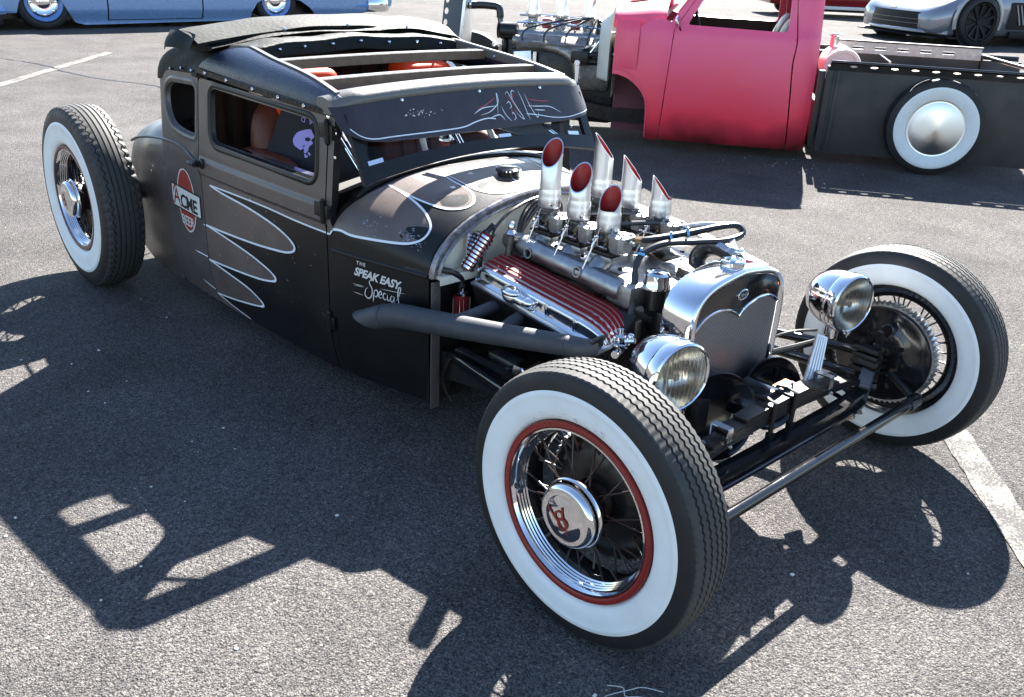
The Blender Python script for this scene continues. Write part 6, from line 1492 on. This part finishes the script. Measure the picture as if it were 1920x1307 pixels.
# ---------------------------------------------------------------- long blue sedan
bc_=thing('sedan','long metallic blue vintage car with chrome hub caps parked behind the black coupe','car',(-15.0,4.7,0),R(-90))   # local x = -world y, local y = +world x
def bx_(wy): return -(wy-4.7)
def BL(x,z):
    wy=4.7-x; y=0.0+.03*math.sin(min(1,max(0,z-.1)/1.0)*math.pi)
    y-= .20*max(0,(1.6-wy))**1.5*.3 + .22*max(0,wy-8.6)**1.4*.6
    y-= .05*sst(.62,.80,z)-.05*sst(.30,.10,z)*-1
    return Vector((x,y,z))
def arch(cy,z0,r,fl,fr):
    """wheel cut-out outline points from right (greater world y) to left, flared tails"""
    return [(cy+fr,.085)]+[(cy+r*math.cos(a),.30+ (r*.62)*math.sin(a)+.0) for a in [math.pi*k/14 for k in range(1,14)]]+[(cy-fl,.085)]
ol=[(1.05,.30),(1.05,.95),(9.35,.92),(9.40,.55),(8.2,.11)]
lower=[(8.2,.11),(7.75,.09)]+[(7.55,.16),(7.40,.30),(7.20,.42),(6.95,.475),(6.70,.485),(6.45,.46),(6.30,.38),(6.20,.22),(6.17,.09)]+[(3.25,.06),(3.10,.10),(3.0,.25),(2.92,.40),(2.80,.56),(2.6,.62),(2.4,.58),(2.27,.42),(2.22,.26),(2.2,.26)]
poly=[(9.35,.30),(9.40,.60),(9.2,.92),(1.05,.95),(1.0,.62),(1.05,.26)]+lower[::-1]
poly=[(bx_(y),z) for y,z in poly]
sidep=panel(BL,poly,[],[],.07,.03,None,-1).build('body_side','blue',bc_)
mb=panel(lambda x,z:BL(x,z)*1-Vector((0,2*BL(x,z).y+2.55,0)),poly,[],[],.3,.03,None,1); mb.build('body_side','blue',bc_)
mb=MB()
for wy,zt in ((3.62,.93),(5.26,.93)):
    mb.loft([[BL(bx_(wy+a),z)+Vector((0,.007,0)) for a in (-.010,.010)] for z in (.13,.3,.5,.7,.92)],open_=True)
mb.loft([[BL(bx_(wy),z)+Vector((0,.007,0)) for z in (.125,.137)] for wy in (3.62,4.2,4.8,5.26)],open_=True); mb.build('door_seam','plastic',sidep,smooth=0)
mb=MB(); mb.loft([[Vector((bx_(wy),-1.27+s_*1.22,z)) for s_,z in ((-1,.88),(-.97,.97),(-.5,1.0+h),(0,1.01+h),(.5,1.0+h),(.97,.97),(1,.88))] for wy,h in ((1.05,0),(2,.05),(3.4,.07),(6.6,.05),(8,.03),(9.3,-.02))],open_=True); mb.build('upper_deck','blue',bc_,smooth=50)
mb=MB(); mb.loft([[Vector((bx_(wy),-1.27+s_*w_,z)) for s_ in (-1,-.9,-.5,0,.5,.9,1)] for wy,w_,z in ((3.2,1.1,1.02),(4.1,1.0,1.55),(4.6,.95,1.63),(5.8,.95,1.63),(6.4,1.0,1.5),(7.2,1.1,1.0))],open_=True); mb.build('greenhouse','canopy',bc_,smooth=30)
mb=MB(); mb.loft([[Vector((bx_(wy),-1.27+s_*w_,z)) for s_,z in ((-1,1.60),(-.9,1.66),(0,1.70),(.9,1.66),(1,1.60))] for wy,w_ in ((4.05,.98),(4.6,1.02),(5.8,1.02),(6.4,.98))],open_=True); mb.build('roof','blue',bc_,smooth=50)
mb=MB(); mb.box((bx_(4.8),-1.27,.10),(3.0,2.2,.06)); mb.box((bx_(1.9),-1.27,.40),(1.5,2.0,.5)); mb.box((bx_(7.6),-1.27,.40),(2.2,2.0,.5)); mb.build('underbody','chassis',bc_)
# bumpers
mb=MB(); mb.loft([[Vector((bx_(wy),.05-.5*max(0,1.6-wy)+o,z)) for o,z in ((-.05,.24),(.03,.25),(.05,.30),(.02,.345),(-.05,.35))] for wy in (1.0,1.5,1.9,2.05)],cap=True); mb.build('bumper','blue',bc_,smooth=40)
mb=MB(); mb.box((bx_(1.5),-.1,.15),(1.0,.35,.14),ch=.03); mb.build('bumper_valance','plastic',bc_)
mb=MB(); mb.loft([[Vector((bx_(wy),d+o,z)) for o,z in ((-.25,.20),(.0,.20),(.05,.26),(.05,.40),(.0,.47),(-.25,.47))] for wy,d in ((8.72,.00),(8.9,.01),(9.15,-.02),(9.33,-.14),(9.40,-.35))],cap=True); mb.build('bumper','chrome',bc_,smooth=40)
mb=MB(); mb.tube([BL(bx_(8.42+.12*k),.31+.005*k)+Vector((0,.012,0)) for k in range(5)],[.008,.02,.024,.02,.012],8); mb.build('trim_spear','blue_rim',bc_)
for wy,x in ((2.65,1),(6.72,1)):
    wr=part_at('wheel',bc_,(bx_(wy),-.13,.415),(0,0,0)); bgwheel(wr,.415,.12,.3,.29,False,True,style='chrome')
for wy in (2.65,6.72):
    wr=part_at('wheel',bc_,(bx_(wy),-2.4,.415),(0,0,math.pi)); bgwheel(wr,.415,.12,.3,.29,False,True,style='moon')
# ---------------------------------------------------------------- dark red car far behind the pickup
rc_=thing('sedan','dark red car with a cream rocker strip beyond the pickup bed','car',(-13.6,25.1,0),R(231))
def body(parent,L,Wd,secs,m,name='body'):
    mb=MB(); rings=[]
    for x,zs in secs:
        zb,zm,zt,w_=zs; rings.append([Vector((x,w_*a,zb+(zt-zb)*b)) for a,b in ((.90,0),(.98,.12),(1.0,.45),(.99,.75),(.93,.93),(.75,1.0),(0,1.03),(-.75,1.0),(-.93,.93),(-.99,.75),(-1,.45),(-.98,.12),(-.90,0))])
    mb.loft(rings,cap=True); return mb.build(name,m,parent,smooth=55)
body(rc_,5,1.9,[(-2.7,(.35,0,.85,.75)),(-2.5,(.26,0,.98,.95)),(-1.2,(.24,0,1.05,1.0)),(.8,(.24,0,1.02,1.0)),(2.2,(.26,0,.95,.97)),(2.6,(.34,0,.82,.8))],'redcar')
body(rc_,5,1.6,[(-1.9,(1.0,0,1.06,.80)),(-1.2,(1.0,0,1.45,.75)),(.2,(1.0,0,1.48,.75)),(1.0,(1.0,0,1.08,.82))],'canopy','greenhouse')
mb=MB()
for sg in (-1,1): mb.box((0,sg*.99,.27),(3.6,.05,.09),ch=.01)
mb.build('rocker_strip','tank',rc_)
mb=MB(); mb.box((0,0,.2),(3.0,1.6,.10)); mb.build('underbody','chassis',rc_)
for x,sg in ((1.6,1),(1.6,-1),(-1.6,1),(-1.6,-1)):
    wr=part_at('wheel',rc_,(x,sg*.86,.33),(0,0,0 if sg>0 else math.pi)); bgwheel(wr,.33,.10,.26,.2,False,True)
# ---------------------------------------------------------------- grey sports car
gc=thing('sports_car','low grey sports car with black wheels at the top right corner','car',(-7.57,21.26,0),R(-115)); gc.scale=(1.47,1.47,1.47)
secs=[]
def gsec(x,zb,zt,w_,cr_=.0,f=0):
    # section with fender peaks
    return [Vector((x,w_*a,zb+(zt-zb)*b)) for a,b in ((.92,0),(.97,.08),(.985,.35),(1.0,.55),(.985,.80),(.90,.97+f),(.75,1.0+f),(.5,.95-cr_),(0,.93-cr_),(-.5,.95-cr_),(-.75,1.0+f),(-.90,.97+f),(-.985,.80),(-1,.55),(-.985,.35),(-.97,.08),(-.92,0))]
mb=MB(); R_=[gsec(x,*a) for x,a in ((2.02,(.22,.40,.62,.0)),(1.97,(.16,.47,.80,.0)),(1.85,(.14,.56,.90,.01)),(1.72,(.13,.63,.94,.02)),(1.45,(.14,.74,.955,.05,.06)),(1.0,(.14,.80,.955,.05,.05)),(.4,(.14,.86,.95,.02,.02)),(-.6,(.14,.88,.96)),(-1.5,(.15,.92,1.0,.03,.03)),(-2.1,(.25,.88,.97)),(-2.3,(.4,.80,.9)))]
# wheel openings are left as dark arch liners laid over the body sides
mb.loft(R_,cap=True); gb=mb.build('body','silver',gc,smooth=50)
body(gc,2,1.3,[(1.0,(.80,0,.84,.72)),(.2,(.82,0,1.16,.62)),(-.5,(.84,0,1.22,.60)),(-1.6,(.86,0,.95,.66))],'canopy','greenhouse')
def arc_liner(x,sg,r):
    mb=MB(); mb.lathe([(0,.02),(r,.02),(r,-.25),(0,-.25)],(x,sg*.945,.34),(0,sg,0),40); mb.build('wheel_arch','plastic',gc,smooth=30)
    mb=MB(); mb.lathe([(r-.002,.022),(r+.035,.028),(r+.06,.012)],(x,sg*.945,.34),(0,sg,0),40,a0=-R(105),a1=R(105)); mb.build('arch_lip','silver',gc,smooth=60)
for x in (1.35,-1.35):
    for sg in (1,-1):
        arc_liner(x,sg,.385); wr=part_at('wheel',gc,(x,sg*.90,.345),(0,0,0 if sg>0 else math.pi)); bgwheel(wr,.345,.12,.3,.255,False,True,style='alloy')
# nose: grille mouth, splitter, side intakes, lamps
def nosex(y): return 2.03-.26*(abs(y)/.9)**2.4
mb=MB(); rings=[]
for i in range(25):
    y=-.72+1.44*i/24; k=max(0,(abs(y)-.50)/.22); rings.append([Vector((nosex(y)+.060-.10*max(0,z-.30),y,z)) for z in (.20+.05*k,.30,.36,.43-.06*k)])
mb.loft(rings,open_=True); mb.build('grille_mouth','plastic',gc,smooth=60)
mb=MB(); rings=[]
for i in range(25):
    y=-.90+1.80*i/24; rings.append([Vector((nosex(y)+.058+o,y,z)) for o,z in ((-.04,.15),(.006,.155),(.01,.175),(.0,.195),(-.04,.20))])
mb.loft(rings,cap=True); mb.build('lower_lip','silver',gc,smooth=60)
mb=MB(); rings=[]
for i in range(25):
    y=-.96+1.92*i/24; x=nosex(y)+.07; rings.append([Vector((x,y,.125)),Vector((x+.02,y,.115)),Vector((x,y,.100)),Vector((x-.5,y,.100)),Vector((x-.5,y,.13))])
mb.loft(rings,cap=True); mb.build('splitter','plastic',gc)
mb=MB()
mb.box((nosex(0)+.05,0,.465),(.02,.12,.03),ch=.006); mb.build('nose_badge','chrome',gc)
for z in (.27,.33): 
    mb=MB(); mb.loft([[Vector((nosex(y)+.064+o,y,z+d)) for o,d in ((-.01,-.005),(.003,-.005),(.003,.005),(-.01,.005))] for y in [-.6+1.2*i/12 for i in range(13)]],cap=True); mb.build('grille_bar','dirty',gc)
for sg in (1,-1):
    mb=MB(); mb.add([Vector((1.78,sg*.70,.585)),Vector((1.52,sg*.80,.70)),Vector((1.48,sg*.88,.675)),Vector((1.74,sg*.86,.575))],[(0,1,2,3)]); mb.add([Vector((1.78,sg*.70,.59)),Vector((1.52,sg*.80,.705)),Vector((1.48,sg*.88,.68)),Vector((1.74,sg*.86,.58))],[(0,1,2,3)]); mb.build('headlamp','chrome',gc,smooth=0)
    mb=MB(); mb.loft([[Vector((x,sg*y,z)) for y,z in ((.955,.25),(.972,.45),(.962,.62))] for x in (.80,.62,.42)],open_=True); mb.build('side_vent','plastic',gc)
    for k in range(3):
        mb=MB(); mb.box((.66-.07*k,sg*.972,.45),(.02,.012,.30),rot=Matrix.Rotation(R(25),3,'Y')); mb.build('vent_blade','silver',gc)
    mb=MB(); mb.box((-.1,sg*.96,.17),(1.7,.05,.10),ch=.02); mb.build('side_skirt','plastic',gc)
    mb=MB(); mb.tube([(.45,sg*.90,.90),(.42,sg*1.02,.93)],.015,6); mb.ball((.40,sg*1.06,.95),.07,10,0,(.6,1,.6)); mb.build('door_mirror','silver',gc)
mb=MB(); mb.box((1.8,0,.105),(.4,1.7,.02)); mb.box((0,0,.16),(3.6,1.6,.08)); mb.build('underbody','plastic',gc)
# hood vents
mb=MB(); mb.box((1.35,0,.735),(.30,.55,.012),rot=Matrix.Rotation(R(9),3,'Y'),ch=.004); mb.build('hood_vent','plastic',gc)

mb=MB(); rr=random.Random(21)
for _k in range(150):
    if _k<60: x,y=rr.uniform(-2.6,.8),rr.uniform(-2.2,-.9)
    elif _k<90: x,y=rr.gauss(-2.6,.3),rr.gauss(4.6,.25)
    else: x,y=rr.uniform(-6,1),rr.uniform(-1,3.4)
    s_=rr.uniform(.0025,.006); n=6; base=[(x+s_*rr.uniform(.7,1.3)*math.cos(q),y+s_*rr.uniform(.7,1.3)*math.sin(q)) for q in [k*1.047 for k in range(n)]]
    h=s_*rr.uniform(.5,1.0); mb.add([(a,b,.001) for a,b in base]+[(x+(a-x)*.6,y+(b-y)*.6,h) for a,b in base],[tuple(range(6,12))]+[(k,(k+1)%6,6+(k+1)%6,6+k) for k in range(6)])
mb.build('gravel','signwhite',smooth=0,kind='stuff')
